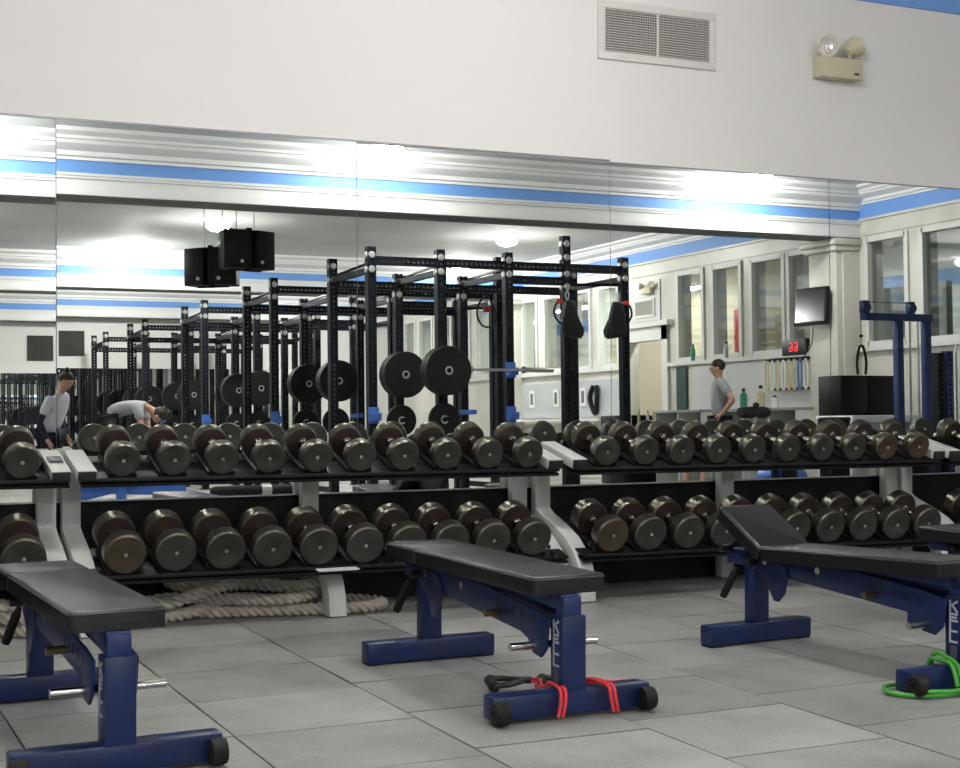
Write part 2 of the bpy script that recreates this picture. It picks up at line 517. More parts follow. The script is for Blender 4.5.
# ---------------------------------------------------------------- ceiling lights
for k, (x, y) in enumerate(LAMPS):
    if k == 0:
        L0 = thing('ceiling_light', 'x', 'ceiling light', (x, y, CEIL))
        MB().lathe((0, 0, 0), (0, 0, -1), [(0, 0), (0, 0.13), (0.035, 0.13), (0.04, 0.11), (0.04, 0)], 24).build('canopy', trim_white, L0)
        MB().lathe((0, 0, -0.04), (0, 0, -1), [(0, 0.12), (0.02, 0.15), (0.05, 0.16), (0.09, 0.14), (0.12, 0.09), (0.135, 0)], 20).build('diffuser', lamp_emit, L0)
        o = L0
    else:
        o = dup(L0, (x, y, CEIL))
    where = ('close to the mirror wall' if y > 3 else 'just before the first striped beam' if y > 0 else
             'between the striped beams' if y > -9.5 else 'beyond the second striped beam')
    o['label'] = 'round glowing ceiling light %s, %s from the left wall' % (where, ['first','second','third','fourth','fifth','sixth'][sorted(q[0] for q in LAMPS if (q[1] > 3, q[1] > 0, q[1] > -9.5) == (y > 3, y > 0, y > -9.5)).index(x)])
    o['group'] = 'round ceiling lights'
    key = 'wall_centre' if (y > 3 and 3 < x < 4) else 'wall_left' if (y > 3 and x < 3) else 'wall_right' if y > 3 else 'beam' if y > 0 else 'hall'
    for ch in o.children:
        if ch.name.startswith('diffuser'):
            if k: ch.data = ch.data.copy()
            ch.data.materials.clear(); ch.data.materials.append(LAMP_M[key])
for k, (x, y) in enumerate(((14.2, -3.3), (12.8, -5.6), (13.0, -9.5), (13.9, -13))):
    if k == 0:
        T0 = thing('fluorescent_light', 'x', 'ceiling light', (x, y, 3.0))
        MB().bb(-0.1, 0.1, -0.6, 0.6, 0.0, 0.05).bb(-0.01, 0.01, -0.5, -0.48, 0.05, CEIL-3.0).bb(-0.01, 0.01, 0.48, 0.5, 0.05, CEIL-3.0).build('housing', trim_white, T0)
        MB().bb(-0.07, 0.07, -0.57, 0.57, -0.03, 0.0).build('tube', tube_emit, T0)
        o = T0
    else:
        o = dup(T0, (x, y, 3.0))
    o['label'] = 'white fluorescent tube light hanging in the corridor, %s from the mirror wall' % ['first','second','third','fourth','fifth','sixth'][k]
    o['group'] = 'corridor lights'

# ---------------------------------------------------------------- vent and emergency light on the wall
def vent(loc, rotz, label, ww=0.78, hh=0.33):
    t = thing('air_vent', label, 'vent', loc, rotz)
    f = MB(); b_ = 0.045
    f.bb(-ww/2, ww/2, -0.014, 0, hh/2-b_, hh/2).bb(-ww/2, ww/2, -0.014, 0, -hh/2, -hh/2+b_)
    f.bb(-ww/2, -ww/2+b_, -0.014, 0, -hh/2+b_, hh/2-b_).bb(ww/2-b_, ww/2, -0.014, 0, -hh/2+b_, hh/2-b_)
    f.bb(-0.006, 0.006, -0.014, 0, -hh/2+b_, hh/2-b_)
    f.build('frame', vent_white, t, 0.003)
    MB().bb(-ww/2+b_, ww/2-b_, -0.003, -0.001, -hh/2+b_, hh/2-b_).build('duct_back', vent_dark, t)
    s = MB(); ns = 17
    for i in range(ns):
        z = -hh/2+b_ + (i+0.5)*(hh-2*b_)/ns
        s.box((0, -0.0085, z), (ww-2*b_, 0.010, 0.0035), (R(25), 0, 0))
    s.build('louvers', vent_white, t)
    s = MB(); nv = 46
    for i in range(nv):
        x = -ww/2+b_ + (i+0.5)*(ww-2*b_)/nv
        s.bb(x-0.0015, x+0.0015, -0.0055, -0.003, -hh/2+b_, hh/2-b_)
    s.build('mesh_bars', vent_white, t)
    for x, z in ((-ww/2+0.15, -hh/2+0.022), (ww/2-0.15, hh/2-0.022), (-ww/2+0.02, 0), (ww/2-0.02, 0)):
        MB().cyl((x, -0.014, z), (x, -0.017, z), 0.006, seg=10).build('screw', aluminium, t)
    return t
vent((4.42, YM, 3.068), 0, 'white rectangular louvred air vent high on the wall above the mirrors')

el = thing('emergency_light', 'beige two-headed emergency light box on the wall above the right mirrors', 'emergency light', (5.66, YM, 2.985))
MB().bb(-0.155, 0.155, -0.085, 0, -0.06, 0.062).build('case', beige_plastic, el, 0.006)
MB().bb(0.09, 0.125, -0.088, -0.084, -0.035, -0.022).build('switch', plastic_black, el)
for x, d in ((-0.085, Vector((-0.75, -1, -0.05))), (0.085, Vector((0.75, 0.0, 0.42)))):
    c = Vector((x, -0.06, 0.125)) if x < 0 else Vector((0.10, -0.055, 0.13))
    d.normalize()
    h = MB().lathe(c - d*0.05, d, [(0, 0), (0, 0.02), (0.02, 0.035), (0.07, 0.062), (0.09, 0.066), (0.09, 0.058), (0.083, 0.056)], 26)
    h.cyl((x*1.0, -0.05, 0.06), tuple(c - d*0.03), 0.012, seg=12)
    h = h.build('lamp_head', beige_plastic, el)
    MB().lathe(c - d*0.02, d, [(0.0, 0.0), (0.004, 0.025), (0.03, 0.045), (0.052, 0.057)], 26).build('reflector', reflector, h)
    MB().lathe(c - d*0.02, d, [(0.0, 0.012), (0.03, 0.012), (0.038, 0)], 12).build('bulb', trim_white, h)

# ---------------------------------------------------------------- dumbbells
TILT = R(17.5)
def make_dumbbell(L, r, hd, brown):
    t = thing('dumbbell', 'x', 'dumbbell')
    fm = db_face_b if brown else db_face
    for s in (-1, 1):
        prof = [(0, 0.0), (0, r*0.90), (0.003, r*0.925), (0.010, r), (hd-0.010, r), (hd-0.001, r*0.93), (hd, r*0.90)]
        o_ = (0, s*(L/2), 0); d_ = (0, -s, 0)
        h = MB().lathe(o_, d_, prof[2:] , 40).build('head', db_rim, t)
        MB().lathe((0, s*(L/2-0.0032), 0), (0, s, 0), [(0, r*0.93), (0.002, r*0.915), (0.0022, 0.016), (0.0005, 0.013), (0.0005, 0)], 40).build('face', fm, h)
        MB().lathe((0, s*(L/2-hd+0.0015), 0), (0, -s, 0), [(0, r*0.94), (0.001, r*0.90), (0.001, 0.022), (0.001, 0)], 40).build('inner_face', db_inner, h)
        MB().lathe((0, s*(L/2-0.004), 0), (0, s, 0), [(0, 0), (0, 0.0085), (0.0045, 0.0085), (0.0045, 0.004), (0.002, 0.003), (0.002, 0)], 12).build('screw', screw_mat, h)
    hl = L/2 - hd
    MB().lathe((0, -hl-0.002, 0), (0, 1, 0), [(0, 0.024), (0.012, 0.024), (0.014, 0.0155), (hl*0.5, 0.0165), (hl, 0.0185), (hl*1.5, 0.0165),
                                   (2*hl-0.010, 0.0155), (2*hl-0.008, 0.024), (2*hl+0.004, 0.024)], 20).build('handle', chrome, t)
    return t
ORD = ['first', 'second', 'third', 'fourth', 'fifth', 'sixth', 'seventh', 'eighth', 'ninth', 'tenth']
RACKN = ['leftmost rack', 'left-centre rack', 'right-centre rack', 'rightmost rack']
tops = [[0.903-0.2238*k for k in range(3)][::-1], [1.331+0.2238*k for k in range(10)], [3.799+0.2286*k for k in range(10)], [6.31+0.2286*k for k in range(3)]]
lows = [[0.895-0.2238*k for k in range(3)][::-1], [1.318+0.2228*k for k in range(10)], [3.770+0.2300*k for k in range(10)], [6.30+0.2286*k for k in range(3)]]
protoT = make_dumbbell(0.29, 0.0765, 0.066, False)
protoTb = make_dumbbell(0.29, 0.0765, 0.066, True)
protoL = make_dumbbell(0.305, 0.0925, 0.078, False)
protoLb = make_dumbbell(0.305, 0.0925, 0.078, True)
used = set()
def place_db(proto, x, yf, zf, L, label, group, rc):
    o = proto if proto not in used else dup(proto)
    used.add(proto)
    o.location = (x, yf + L/2*math.cos(TILT), zf + L/2*math.sin(TILT))
    o.rotation_mode = 'YXZ'
    o.rotation_euler = (TILT, random.uniform(0, 6), random.uniform(-0.03, 0.03))
    o['label'] = label; o['group'] = group
brownT = {(2, 8), (2, 9)}
brownL = {(1, 0), (2, 0), (2, 4)}
for ri in range(4):
    for k, x in enumerate(tops[ri]):
        zf = 0.757 - 0.0035*(x-1.3)
        place_db(protoTb if (ri, k) in brownT else protoT, x, 6.5, zf, 0.29,
                 'steel dumbbell on the upper tier of the %s, %s from its left end' % (RACKN[ri], ORD[k]), 'upper tier dumbbells', (ri, k))
    for k, x in enumerate(lows[ri]):
        zf = 0.352 - 0.009*(x-1.3)
        place_db(protoLb if (ri, k) in brownL else protoL, x, 6.4, zf, 0.305,
                 'large steel dumbbell on the lower tier of the %s, %s from its left end' % (RACKN[ri], ORD[k]), 'lower tier dumbbells', (ri, k))

# ---------------------------------------------------------------- dumbbell racks
def leg_poly(end):
    if end:
        outer = [(6.905, 0.705), (6.905, 0.44), (6.86, 0.415), (6.72, 0.37), (6.59, 0.315), (6.50, 0.25), (6.445, 0.18), (6.42, 0.09), (6.415, 0.004)]
        inner = [(6.505, 0.004), (6.51, 0.08), (6.54, 0.15), (6.61, 0.225), (6.73, 0.275), (6.84, 0.305), (6.905, 0.315), (6.905, 0.004), (6.97, 0.004), (6.97, 0.705)]
        return outer + inner
    return None
def dumbbell_rack(xs, label, ztop=0.672, zlow=0.262, xa=None, xb=None, topx=(), lowx=(), rT=0.0765, rL=0.0925):
    x0 = xs[0][0]
    t = thing('dumbbell_rack', label, 'dumbbell rack', (x0, 6.7, 0), 0, 'two tier dumbbell racks')
    def lx(v): return v - x0
    def sh(poly): return [(p[0]-6.7, p[1]) for p in poly]
    for (a, kind) in xs:
        if kind == 'end':
            MB().prism(sh(leg_poly(True)), 'x', lx(a), lx(a)+0.085).build('upright', rack_white, t, 0.004)
        else:
            MB().bb(lx(a), lx(a)+0.085, 0.205, 0.27, 0.004, 0.66).build('upright', rack_white, t, 0.004)
            fp = [(6.66, 0.236), (6.60, 0.22), (6.55, 0.17), (6.515, 0.10), (6.50, 0.004), (6.60, 0.004), (6.61, 0.08), (6.64, 0.14), (6.70, 0.19), (6.80, 0.22), (6.90, 0.23), (6.90, 0.236)]
            MB().prism(sh(fp), 'x', lx(a)+0.0, lx(a)+0.085).build('curved_leg', rack_white, t, 0.003)
            MB().box((lx(a)+0.0, -0.17, 0.250), (0.20, 0.32, 0.008), (R(4), 0, 0)).build('support_plate', rack_white, t, 0.002)
        # upper arm, tilted, with a black plug at its front end
        if kind != 'end': continue
        arm = MB().box((lx(a)+0.0425, -0.015, 0.734), (0.085, 0.36, 0.05), (TILT*0.72, 0, 0)).build('arm', rack_white, t, 0.004)
        if kind == 'end':
            MB().box((lx(a)+0.0425, -0.195, 0.694), (0.079, 0.012, 0.042), (TILT*0.72, 0, 0)).build('end_plug', plastic_black, arm, 0.003)
            for q in (0, 1, 2):
                MB().cyl((lx(a)+(0.085 if (a - x0) < 0.01 else 0), -0.28+q*0.035, 0.235+q*0.024), (lx(a)+(0.097 if (a-x0) < 0.01 else -0.012), -0.28+q*0.035, 0.235+q*0.024), 0.011, seg=8).build('bolt', plastic_black, t)
    # trays: two angle rails per tier carrying saddles
    for (zf, yf, L, r, dbx, nm, slope) in ((0.757, 6.5, 0.29, rT, topx, 'upper_tray', 0.0035), (0.352, 6.4, 0.305, rL, lowx, 'lower_tray', 0.009)):
        xm = (xa+xb)/2
        zc = zf - slope*(xm-1.3)
        tray = None
        m = MB()
        for fr in (0.14, 0.86):
            cy = yf + fr*L*math.cos(TILT) + (r+0.0065)*math.sin(TILT) - 6.7
            cz = zc + fr*L*math.sin(TILT) - (r+0.0075)*math.cos(TILT)
            m.box((lx(xm), cy, cz), (xb-xa, 0.095, 0.008), (TILT, math.atan(slope), 0))
            m.box((lx(xm), cy-0.047*math.cos(TILT)-0.004, cz-0.047*math.sin(TILT)-0.001), (xb-xa, 0.007, 0.016), (0, math.atan(slope), 0))
        cy = yf + 0.5*L*math.cos(TILT) - 6.7 + r*math.sin(TILT)
        cz = zc + 0.5*L*math.sin(TILT) - (r+0.035)*math.cos(TILT)
        m.box((lx(xm), cy, cz), (xb-xa, L*1.05, 0.012), (TILT, math.atan(slope), 0))
        tray = m.build(nm, rack_black, t, 0.0015)
        for i, x in enumerate(list(dbx)+[None]):
            if x is None: continue
            s = MB()
            z0 = zf - slope*(x-1.3)
            pts = [(math.sin(R(a))*(r+0.002), -math.cos(R(a))*(r+0.002)) for a in range(-40, 41, 8)]
            hw = 0.062*r/0.0765
            pts = [(-hw, -r*0.86)] + pts + [(hw, -r*0.86), (hw, -r-0.004), (-hw, -r-0.004)]
            P = []
            for v in (L*0.035, L*0.93):
                P.append([s.bm.verts.new((lx(x)+a, yf-6.7 + v*math.cos(TILT) - b_*math.sin(TILT), z0 + v*math.sin(TILT) + b_*math.cos(TILT))) for a, b_ in pts])
            s.bm.faces.new(P[0]); s.bm.faces.new(P[1][::-1])
            for q in range(len(pts)):
                j = (q+1) % len(pts)
                s.bm.faces.new((P[0][q], P[1][q], P[1][j], P[0][j]))
            s.build('saddle', saddle_mat, tray)
    return t
dumbbell_rack([(1.020, 'end')], 'white-post black-tray dumbbell rack cut by the left photo edge', xa=0.0, xb=1.10, topx=tops[0], lowx=lows[0])
r1 = dumbbell_rack([(1.130, 'end'), (2.29, 'mid'), (3.452, 'end')], 'white-post black-tray dumbbell rack left of centre, rope coiled under it', xa=1.15, xb=3.52, topx=tops[1], lowx=lows[1])
dumbbell_rack([(3.592, 'end'), (4.775, 'mid'), (5.965, 'end')], 'white-post black-tray dumbbell rack right of centre, behind the raised bench', xa=3.61, xb=6.03, topx=tops[2], lowx=lows[2])
dumbbell_rack([(6.082, 'end')], 'white-post black-tray dumbbell rack cut by the right photo edge', xa=6.10, xb=7.0, topx=tops[3], lowx=lows[3])
st = MB().box((0.0, 0, 0), (0.062, 0.10, 0.0012))
lb = st.build('rating_label', plastic_black, None)
lb2 = MB().box((0, 0.0, 0.0010), (0.05, 0.02, 0.0008)).box((0, 0.03, 0.0010), (0.05, 0.004, 0.0008)).box((0, -0.03, 0.0010), (0.04, 0.004, 0.0008)).build('label_print', aluminium, lb)
lb.rotation_euler = (TILT*0.72, 0, 0)
lb.location = (1.063, 6.68, 0.7625)
tag(lb, 'small black rating label stuck on the white rack arm beside the leftmost dumbbell', 'label')

# ---------------------------------------------------------------- ropes
def rope(name, pts, label, r=0.030):
    p = catmull(pts, 14)
    # resample evenly
    out = [p[0]]; step = 0.009; acc = 0
    for a, c in zip(p, p[1:]):
        d = (c-a).length
        while acc + d >= step:
            f = (step-acc)/d
            a = a + (c-a)*f
            out.append(a.copy()); d = (c-a).length; acc = 0
        acc += d
    sec = lambda a: 0.66 + 0.38*abs(math.cos(1.5*a))
    o = MB().tube(out, r, 24, sec=sec, twist=52.0).build(name, rope_mat, None, ang=80)
    return tag(o, label, 'rope')
rp = []
rr = random.Random(3)
P0 = [(1.20, 6.66, .03), (1.5, 6.80, .03), (1.9, 6.70, .03), (2.3, 6.60, .03), (2.52, 6.58, .03), (2.62, 6.68, .03), (2.5, 6.80, .035), (2.2, 6.86, .04),
      (1.9, 6.76, .08), (1.65, 6.72, .03), (1.35, 6.66, .03), (1.15, 6.75, .03), (1.3, 6.86, .04), (1.6, 6.82, .09), (1.85, 6.70, .09), (2.1, 6.62, .085),
      (2.3, 6.70, .09), (2.42, 6.80, .09), (2.3, 6.88, .10), (2.1, 6.82, .12), (1.9, 6.78, .15), (1.7, 6.84, .14), (1.62, 6.90, .17), (1.72, 6.93, .21), (1.9, 6.88, .21),
      (2.02, 6.78, .145), (2.2, 6.70, .13), (2.34, 6.74, .145), (2.26, 6.86, .17), (2.1, 6.88, .14), (1.8, 6.70, .145), (1.55, 6.66, .09), (1.4, 6.72, .09), (1.2, 6.82, .09), (1.1, 6.9, .05), (1.0, 6.8, .03)]
rope('battle_rope', P0, 'thick grey twisted battle rope coiled on the floor under the left-centre rack')
P1 = [(0.98, 6.50, .03), (0.8, 6.60, .03), (0.6, 6.52, .03), (0.4, 6.6, .03), (0.3, 6.75, .03), (0.5, 6.84, .03), (0.8, 6.78, .03), (1.0, 6.66, .04), (0.9, 6.55, .085),
      (0.7, 6.62, .085), (0.5, 6.72, .085), (0.6, 6.82, .09), (0.85, 6.72, .10), (0.95, 6.62, .12), (0.8, 6.6, .14), (0.6, 6.7, .14)]
rope('battle_rope', P1, 'thick grey twisted rope pile behind the left bench, under the leftmost rack')

# ---------------------------------------------------------------- benches
GLY = {'K': [((-1, -1), (-1, 1)), ((1, 1), (-1, 0)), ((-0.4, 0.3), (1, -1))],
       'E': [((-1, -1), (-1, 1)), ((-1, 1), (1, 1)), ((-1, 0), (0.7, 0)), ((-1, -1), (1, -1))],
       'L': [((-1, -1), (-1, 1)), ((-1, -1), (1, -1))]}
def bench(cx, cy, rot, label, head=0.0, rear_drop=0.0, zp=0.0, hl=0.28):
    t = thing('weight_bench', label, 'bench', (cx, cy, 0), rot, 'adjustable weight benches')
    MB().bb(-0.275, 0.275, 0.505, 0.585, 0.006, 0.088).build('rear_foot', blue_steel, t, 0.008)
    ff = MB().bb(-0.295, 0.295, -0.61, -0.53, 0.012, 0.092).build('front_foot', blue_steel, t, 0.008)
    for s in (-1, 1):
        MB().lathe((s*0.250, -0.618, 0.042), (s, 0, 0), [(0, 0), (0, 0.030), (0.004, 0.038), (0.034, 0.040), (0.048, 0.036), (0.05, 0.03), (0.05, 0.012), (0.044, 0.010), (0.044, 0)], 26).build('wheel', rubber_black, ff)
        MB().bb(s*0.240-0.03, s*0.240+0.03, 0.51, 0.58, 0.0, 0.010).build('foot_pad', rubber_black, t)
    MB().bb(-0.042, 0.042, 0.512, 0.575, 0.085, 0.40).build('rear_post', blue_steel, t, 0.005)
    fp = MB().bb(-0.045, 0.045, -0.612, -0.53, 0.085, 0.335).build('front_post', blue_steel, t, 0.005)
    MB().bb(-0.034, 0.034, -0.60, -0.545, 0.33, 0.395+zp).build('seat_post', blue_scuff, t, 0.004)
    # letters painted down the side of the front post
    zz = 0.318
    for i, (ch, hgt) in enumerate((('K', 0.043), ('E', 0.028), ('L', 0.034), ('L', 0.034))):
        lm = MB()
        wv, hv = 0.016, hgt/2*0.86
        for (a, c) in GLY[ch]:
            pa = Vector((-0.0462, -0.571 - a[0]*wv, zz - hgt/2 + a[1]*hv)); pc = Vector((-0.0462, -0.571 - c[0]*wv, zz - hgt/2 + c[1]*hv))
            dd = (pc-pa); L = dd.length; ang = math.atan2(dd.z, dd.y)
            lm.box((pa+pc)/2, (0.0016, L+0.006, 0.0075), (ang, 0, 0))
        lm.build('letter', letter_mat, fp)
        zz -= hgt + 0.004
    MB().box((-0.0458, -0.571, zz-0.03), (0.0012, 0.03, 0.045)).build('worn_lettering', letter_worn, fp)
    MB().prism([(-0.585, 0.402+zp), (-0.585, 0.352), (-0.50, 0.350), (0.34, 0.378), (0.34, 0.402-rear_drop+zp)], 'x', -0.034, 0.034).build('seat_frame', blue_scuff, t, 0.003)
    # spine of two notched side plates
    poly = [(0.50, 0.400), (0.50, 0.318), (-0.36, 0.252), (-0.41, 0.235), (-0.445, 0.192), (-0.50, 0.185), (-0.535, 0.215), (-0.555, 0.32), (-0.46, 0.338), (0.10, 0.392)]
    for s in (-1, 1):
        MB().prism(poly, 'x', s*0.056, s*0.066).build('side_plate', blue_steel, t, 0.0025)
    MB().bb(-0.055, 0.055, -0.02, 0.50, 0.335, 0.372).build('spine', blue_steel, t, 0.004)
    for i in range(5):
        y = -0.18 - i*0.062
        z = 0.338 - i*0.0058
        MB().cyl((-0.0675, y, z-0.02), (-0.064, y, z-0.02), 0.009, seg=14).build('slot', plastic_black, t)
        MB().bb(-0.0675, -0.064, y-0.004, y+0.006, z-0.02, z+0.004).build('slot', plastic_black, t)
    MB().cyl((-0.165, -0.47, 0.222), (0.165, -0.47, 0.222), 0.0135, seg=18).build('seat_pin', chrome, t)
    MB().cyl((-0.125, -0.205, 0.296), (-0.05, -0.205, 0.296), 0.0135, seg=18).build('spare_pin', brass, t)
    # rear hinge block, gusset, knobs, handle
    MB().bb(-0.042, 0.042, 0.40, 0.69, 0.325, 0.388-min(0, 0)).build('head_block', blue_steel, t, 0.004)
    g = [(0.47, 0.385), (0.33, 0.375), (0.28, 0.345), (0.27, 0.295), (0.29, 0.235), (0.325, 0.200), (0.355, 0.203), (0.38, 0.24), (0.42, 0.29), (0.47, 0.325)]
    for s in (-1,):
        MB().prism(g, 'x', s*0.0665, s*0.0735).build('gusset', blue_steel, t, 0.003)
    MB().cyl((-0.115, 0.47, 0.352), (-0.07, 0.47, 0.352), 0.015, 0.017, 16).build('knob', plastic_black, t)
    MB().cyl((-0.083, 0.40, 0.36), (-0.076, 0.40, 0.36), 0.014, seg=16).build('hinge_bolt', chrome, t)
    MB().cyl((-0.072, 0.10, 0.352), (-0.064, 0.10, 0.352), 0.015, seg=16).build('hinge_bolt', chrome, t)
    MB().cyl((-0.10, 0.66, 0.392), (-0.045, 0.66, 0.392), 0.015, 0.017, 16).build('knob', plastic_black, t)
    MB().lathe((-0.06, 0.60, 0.315), Vector((-0.035, 0.045, -0.12)), [(0, 0.008), (0.02, 0.013), (0.03, 0.017), (0.13, 0.0165), (0.145, 0.014), (0.15, 0)], 16).build('lever_handle', rubber_black, t)
    # pads
    def pad(name, y0, y1, zt0, ang, piv, wx=0.13, wf=0.13, thick=0.060, parent=t):
        e = MB()
        L = y1-y0
        nx, ny = 6, 12
        m = e.bm
        # rounded cushion: box with tapered front
        vs = []
        bmesh.ops.create_cube(m, size=1.0, matrix=Matrix.Translation((0, (y0+y1)/2, zt0-thick/2)) @ Matrix.Diagonal((2*wx, L, thick, 1)))
        for v in m.verts:
            if v.co.y < (y0+y1)/2: v.co.x *= wf/wx
        bmesh.ops.bevel(m, geom=[ed for ed in m.edges if abs((ed.verts[0].co-ed.verts[1].co).z) > thick*0.5], offset=0.015, segments=4, profile=0.5, affect='EDGES')
        top = [f for f in m.faces if f.normal.z > 0.9]
        bmesh.ops.bevel(m, geom=list({ed for f in top for ed in f.edges}), offset=0.012, segments=3, profile=0.6, affect='EDGES')
        o = e.build(name, vinyl, parent, ang=50)
        if ang:
            o.location = (0, piv[0], piv[1]); o.rotation_euler = (ang, 0, 0)
            for v in o.data.vertices: v.co -= Vector((0, piv[0], piv[1]))
        # piping seam round the upper edge
        zs = zt0 - 0.010
        c = []
        def arc(cx_, cy_, a0, a1, w_):
            for q in range(5):
                a = a0 + (a1-a0)*q/4
                c.append((cx_+0.015*math.cos(a), cy_+0.015*math.sin(a), zs))
        arc(wf-0.015, y0+0.015, -PI/2, 0, 0); arc(wx-0.015, y1-0.015, 0, PI/2, 0)
        arc(-wx+0.015, y1-0.015, PI/2, PI, 0); arc(-wf+0.015, y0+0.015, PI, PI*1.5, 0)
        off = Vector((0, piv[0], piv[1])) if ang else Vector((0, 0, 0))
        MB().tube([Vector(p)-off for p in c], 0.0028, 6, closed=True).build('piping', seam_mat, o, ang=80)
        return o
    zt0 = 0.464 + zp
    pad('seat_pad', -0.585, 0.375, zt0, math.atan(-rear_drop/0.96) if rear_drop else 0.0, (-0.585, zt0), wx=0.138, wf=0.136)
    pad('head_pad', 0.385, 0.385+hl, zt0 - rear_drop, head, (0.385, zt0-rear_drop-0.05), wx=0.138, wf=0.138)
    return t
bench(0.805, 4.70, R(2.2), 'blue-framed black bench at the left edge, nearest the camera')
bM = bench(2.308, 4.80, R(1.0), 'blue-framed flat black bench in the centre with red bands on its foot')
bench(3.770, 4.585, R(4.8), 'blue-framed black bench at the right with its head pad raised', head=R(31), rear_drop=0.035, hl=0.305)
bench(4.87, 4.60, R(0.0), 'black bench cut by the right photo edge, behind the raised-head bench', zp=-0.022)

# ---------------------------------------------------------------- resistance bands
t = thing('resistance_band', 'red tube resistance band with black handles looped on the centre bench foot', 'resistance band', (2.34, 4.25, 0))
def wrap(x, dx):
    # loop round the foot beam (beam y 4.19..4.27 world -> local), open to the back
    return [(x+dx+0.06, 0.16, 0.05), (x+dx+0.02, 0.06, 0.09), (x+dx, -0.01, 0.104), (x, -0.072, 0.098), (x-0.008, -0.084, 0.06), (x-0.018, -0.084, 0.02)]
yo = -0.005
for x, dx, sg in ((-0.085, 0.03, 1), (-0.068, 0.03, 1), (0.095, -0.045, -1), (0.112, -0.045, -1)):
    pts = [(-0.02*sg + x*0.3, 0.17, 0.055), (x+dx*0.8, 0.07, 0.085), (x+dx*0.5, 0.02, 0.106), (x+dx*0.2, -0.05, 0.106), (x, -0.080+yo, 0.096), (x-0.004*sg, -0.088+yo, 0.06), (x-0.014*sg, -0.088+yo, 0.016)]
    MB().tube(catmull(pts, 8), 0.0058, 10).build('red_tube', red_tube, t)
for pts in ([(-0.02, 0.17, 0.055), (0.0, 0.24, 0.05), (0.03, 0.31, 0.045), (0.035, 0.36, 0.042)],
            [(-0.01, 0.18, 0.05), (0.015, 0.25, 0.06), (0.045, 0.31, 0.055), (0.04, 0.37, 0.045)],
            [(0.03, 0.17, 0.055), (0.10, 0.10, 0.07), (0.17, 0.05, 0.085), (0.24, 0.03, 0.085)],
            [(0.03, 0.18, 0.05), (0.11, 0.09, 0.082), (0.18, 0.06, 0.075), (0.23, 0.05, 0.055)]):
    MB().tube(catmull(pts, 6), 0.0058, 10).build('red_tube', red_tube, t)
def handle(c, yaw, par):
    h = thing_part('handle', par)
    return h
def band_handle(c, yaw, par):
    M = Matrix.Translation(Vector(c)) @ Matrix.Rotation(yaw, 4, 'Z')
    a = MB()
    a.lathe(M @ Vector((-0.07, 0.10, 0)), M.to_3x3() @ Vector((1, 0, 0)), [(0, 0), (0, 0.017), (0.01, 0.021), (0.07, 0.019), (0.13, 0.021), (0.14, 0.017), (0.14, 0)], 14)
    g = a.build('grip', rubber_black, par)
    s_ = MB().tube([M @ Vector(p) for p in catmull([(-0.065, 0.10, 0.004), (-0.055, 0.05, 0.006), (-0.015, 0.0, 0.008), (0, -0.01, 0.01), (0.015, 0, 0.008), (0.055, 0.05, 0.006), (0.065, 0.10, 0.004)], 6)], 0.011, 8)
    s_.build('strap', plastic_black, g)
    MB().cyl(M @ Vector((0, -0.04, 0.01)), M @ Vector((0, 0.0, 0.01)), 0.013, seg=12).build('ferrule', plastic_black, g)
band_handle((0.0, 0.375, 0.034), R(72), t)
band_handle((0.16, 0.30, 0.034), R(60), t)

t = thing('resistance_band', 'green tube resistance band looped round the foot of the raised-head bench', 'resistance band', (3.81, 4.015, 0))
g1 = [(0.16, -0.13, 0.012), (0.05, -0.112, 0.012), (-0.1, -0.105, 0.012), (-0.2, -0.105, 0.012), (-0.29, -0.07, 0.012), (-0.328, 0.0, 0.013), (-0.30, 0.06, 0.02), (-0.22, 0.09, 0.016), (-0.14, 0.095, 0.016), (-0.105, 0.066, 0.06), (-0.10, 0.045, 0.106), (-0.10, -0.02, 0.108), (-0.10, -0.062, 0.098), (-0.10, -0.088, 0.03)]
MB().tube(catmull(g1, 8), 0.0082, 12).build('green_tube', green_tube, t)
g2 = [(-0.25, -0.10, 0.028), (-0.15, -0.112, 0.022), (-0.05, -0.118, 0.026), (0.10, -0.135, 0.013)]
MB().tube(catmull([(-0.075, -0.088, 0.02), (-0.078, -0.064, 0.098), (-0.085, -0.015, 0.122), (-0.09, 0.02, 0.132), (-0.085, 0.055, 0.108), (-0.06, 0.08, 0.03)], 8), 0.0082, 12).build('green_tube', green_tube, t)
MB().tube(catmull(g2, 8), 0.0082, 12).build('green_tube', green_tube, t)

# ---------------------------------------------------------------- power racks (seen in the mirrors)
US = 0.092
def ladder(m, a, b_, wdt, dep, pitch=0.054, hole=0.027, axis='z'):
    """square tube from a to b with see-through holes: axis z = upright (holes face y), x = cross beam (holes face y)"""
    if axis == 'z':
        x, y, z0 = a; z1 = b_[2]
        e = (wdt-hole)/2
        m.bb(x-wdt/2, x-wdt/2+e, y-dep/2, y+dep/2, z0, z1).bb(x+wdt/2-e, x+wdt/2, y-dep/2, y+dep/2, z0, z1)
        z = z0
        while z < z1-0.001:
            zz = min(z+pitch-hole, z1)
            m.bb(x-wdt/2+e, x+wdt/2-e, y-dep/2, y+dep/2, z, zz)
            z += pitch
    else:
        x0, y, z = a; x1 = b_[0]
        e = (wdt-hole)/2
        m.bb(x0, x1, y-dep/2, y+dep/2, z-wdt/2, z-wdt/2+e).bb(x0, x1, y-dep/2, y+dep/2, z+wdt/2-e, z+wdt/2)
        x = x0
        while x < x1-0.001:
            xx = min(x+pitch-hole, x1)
            m.bb(x, xx, y-dep/2, y+dep/2, z-wdt/2+e, z+wdt/2-e)
            x += pitch
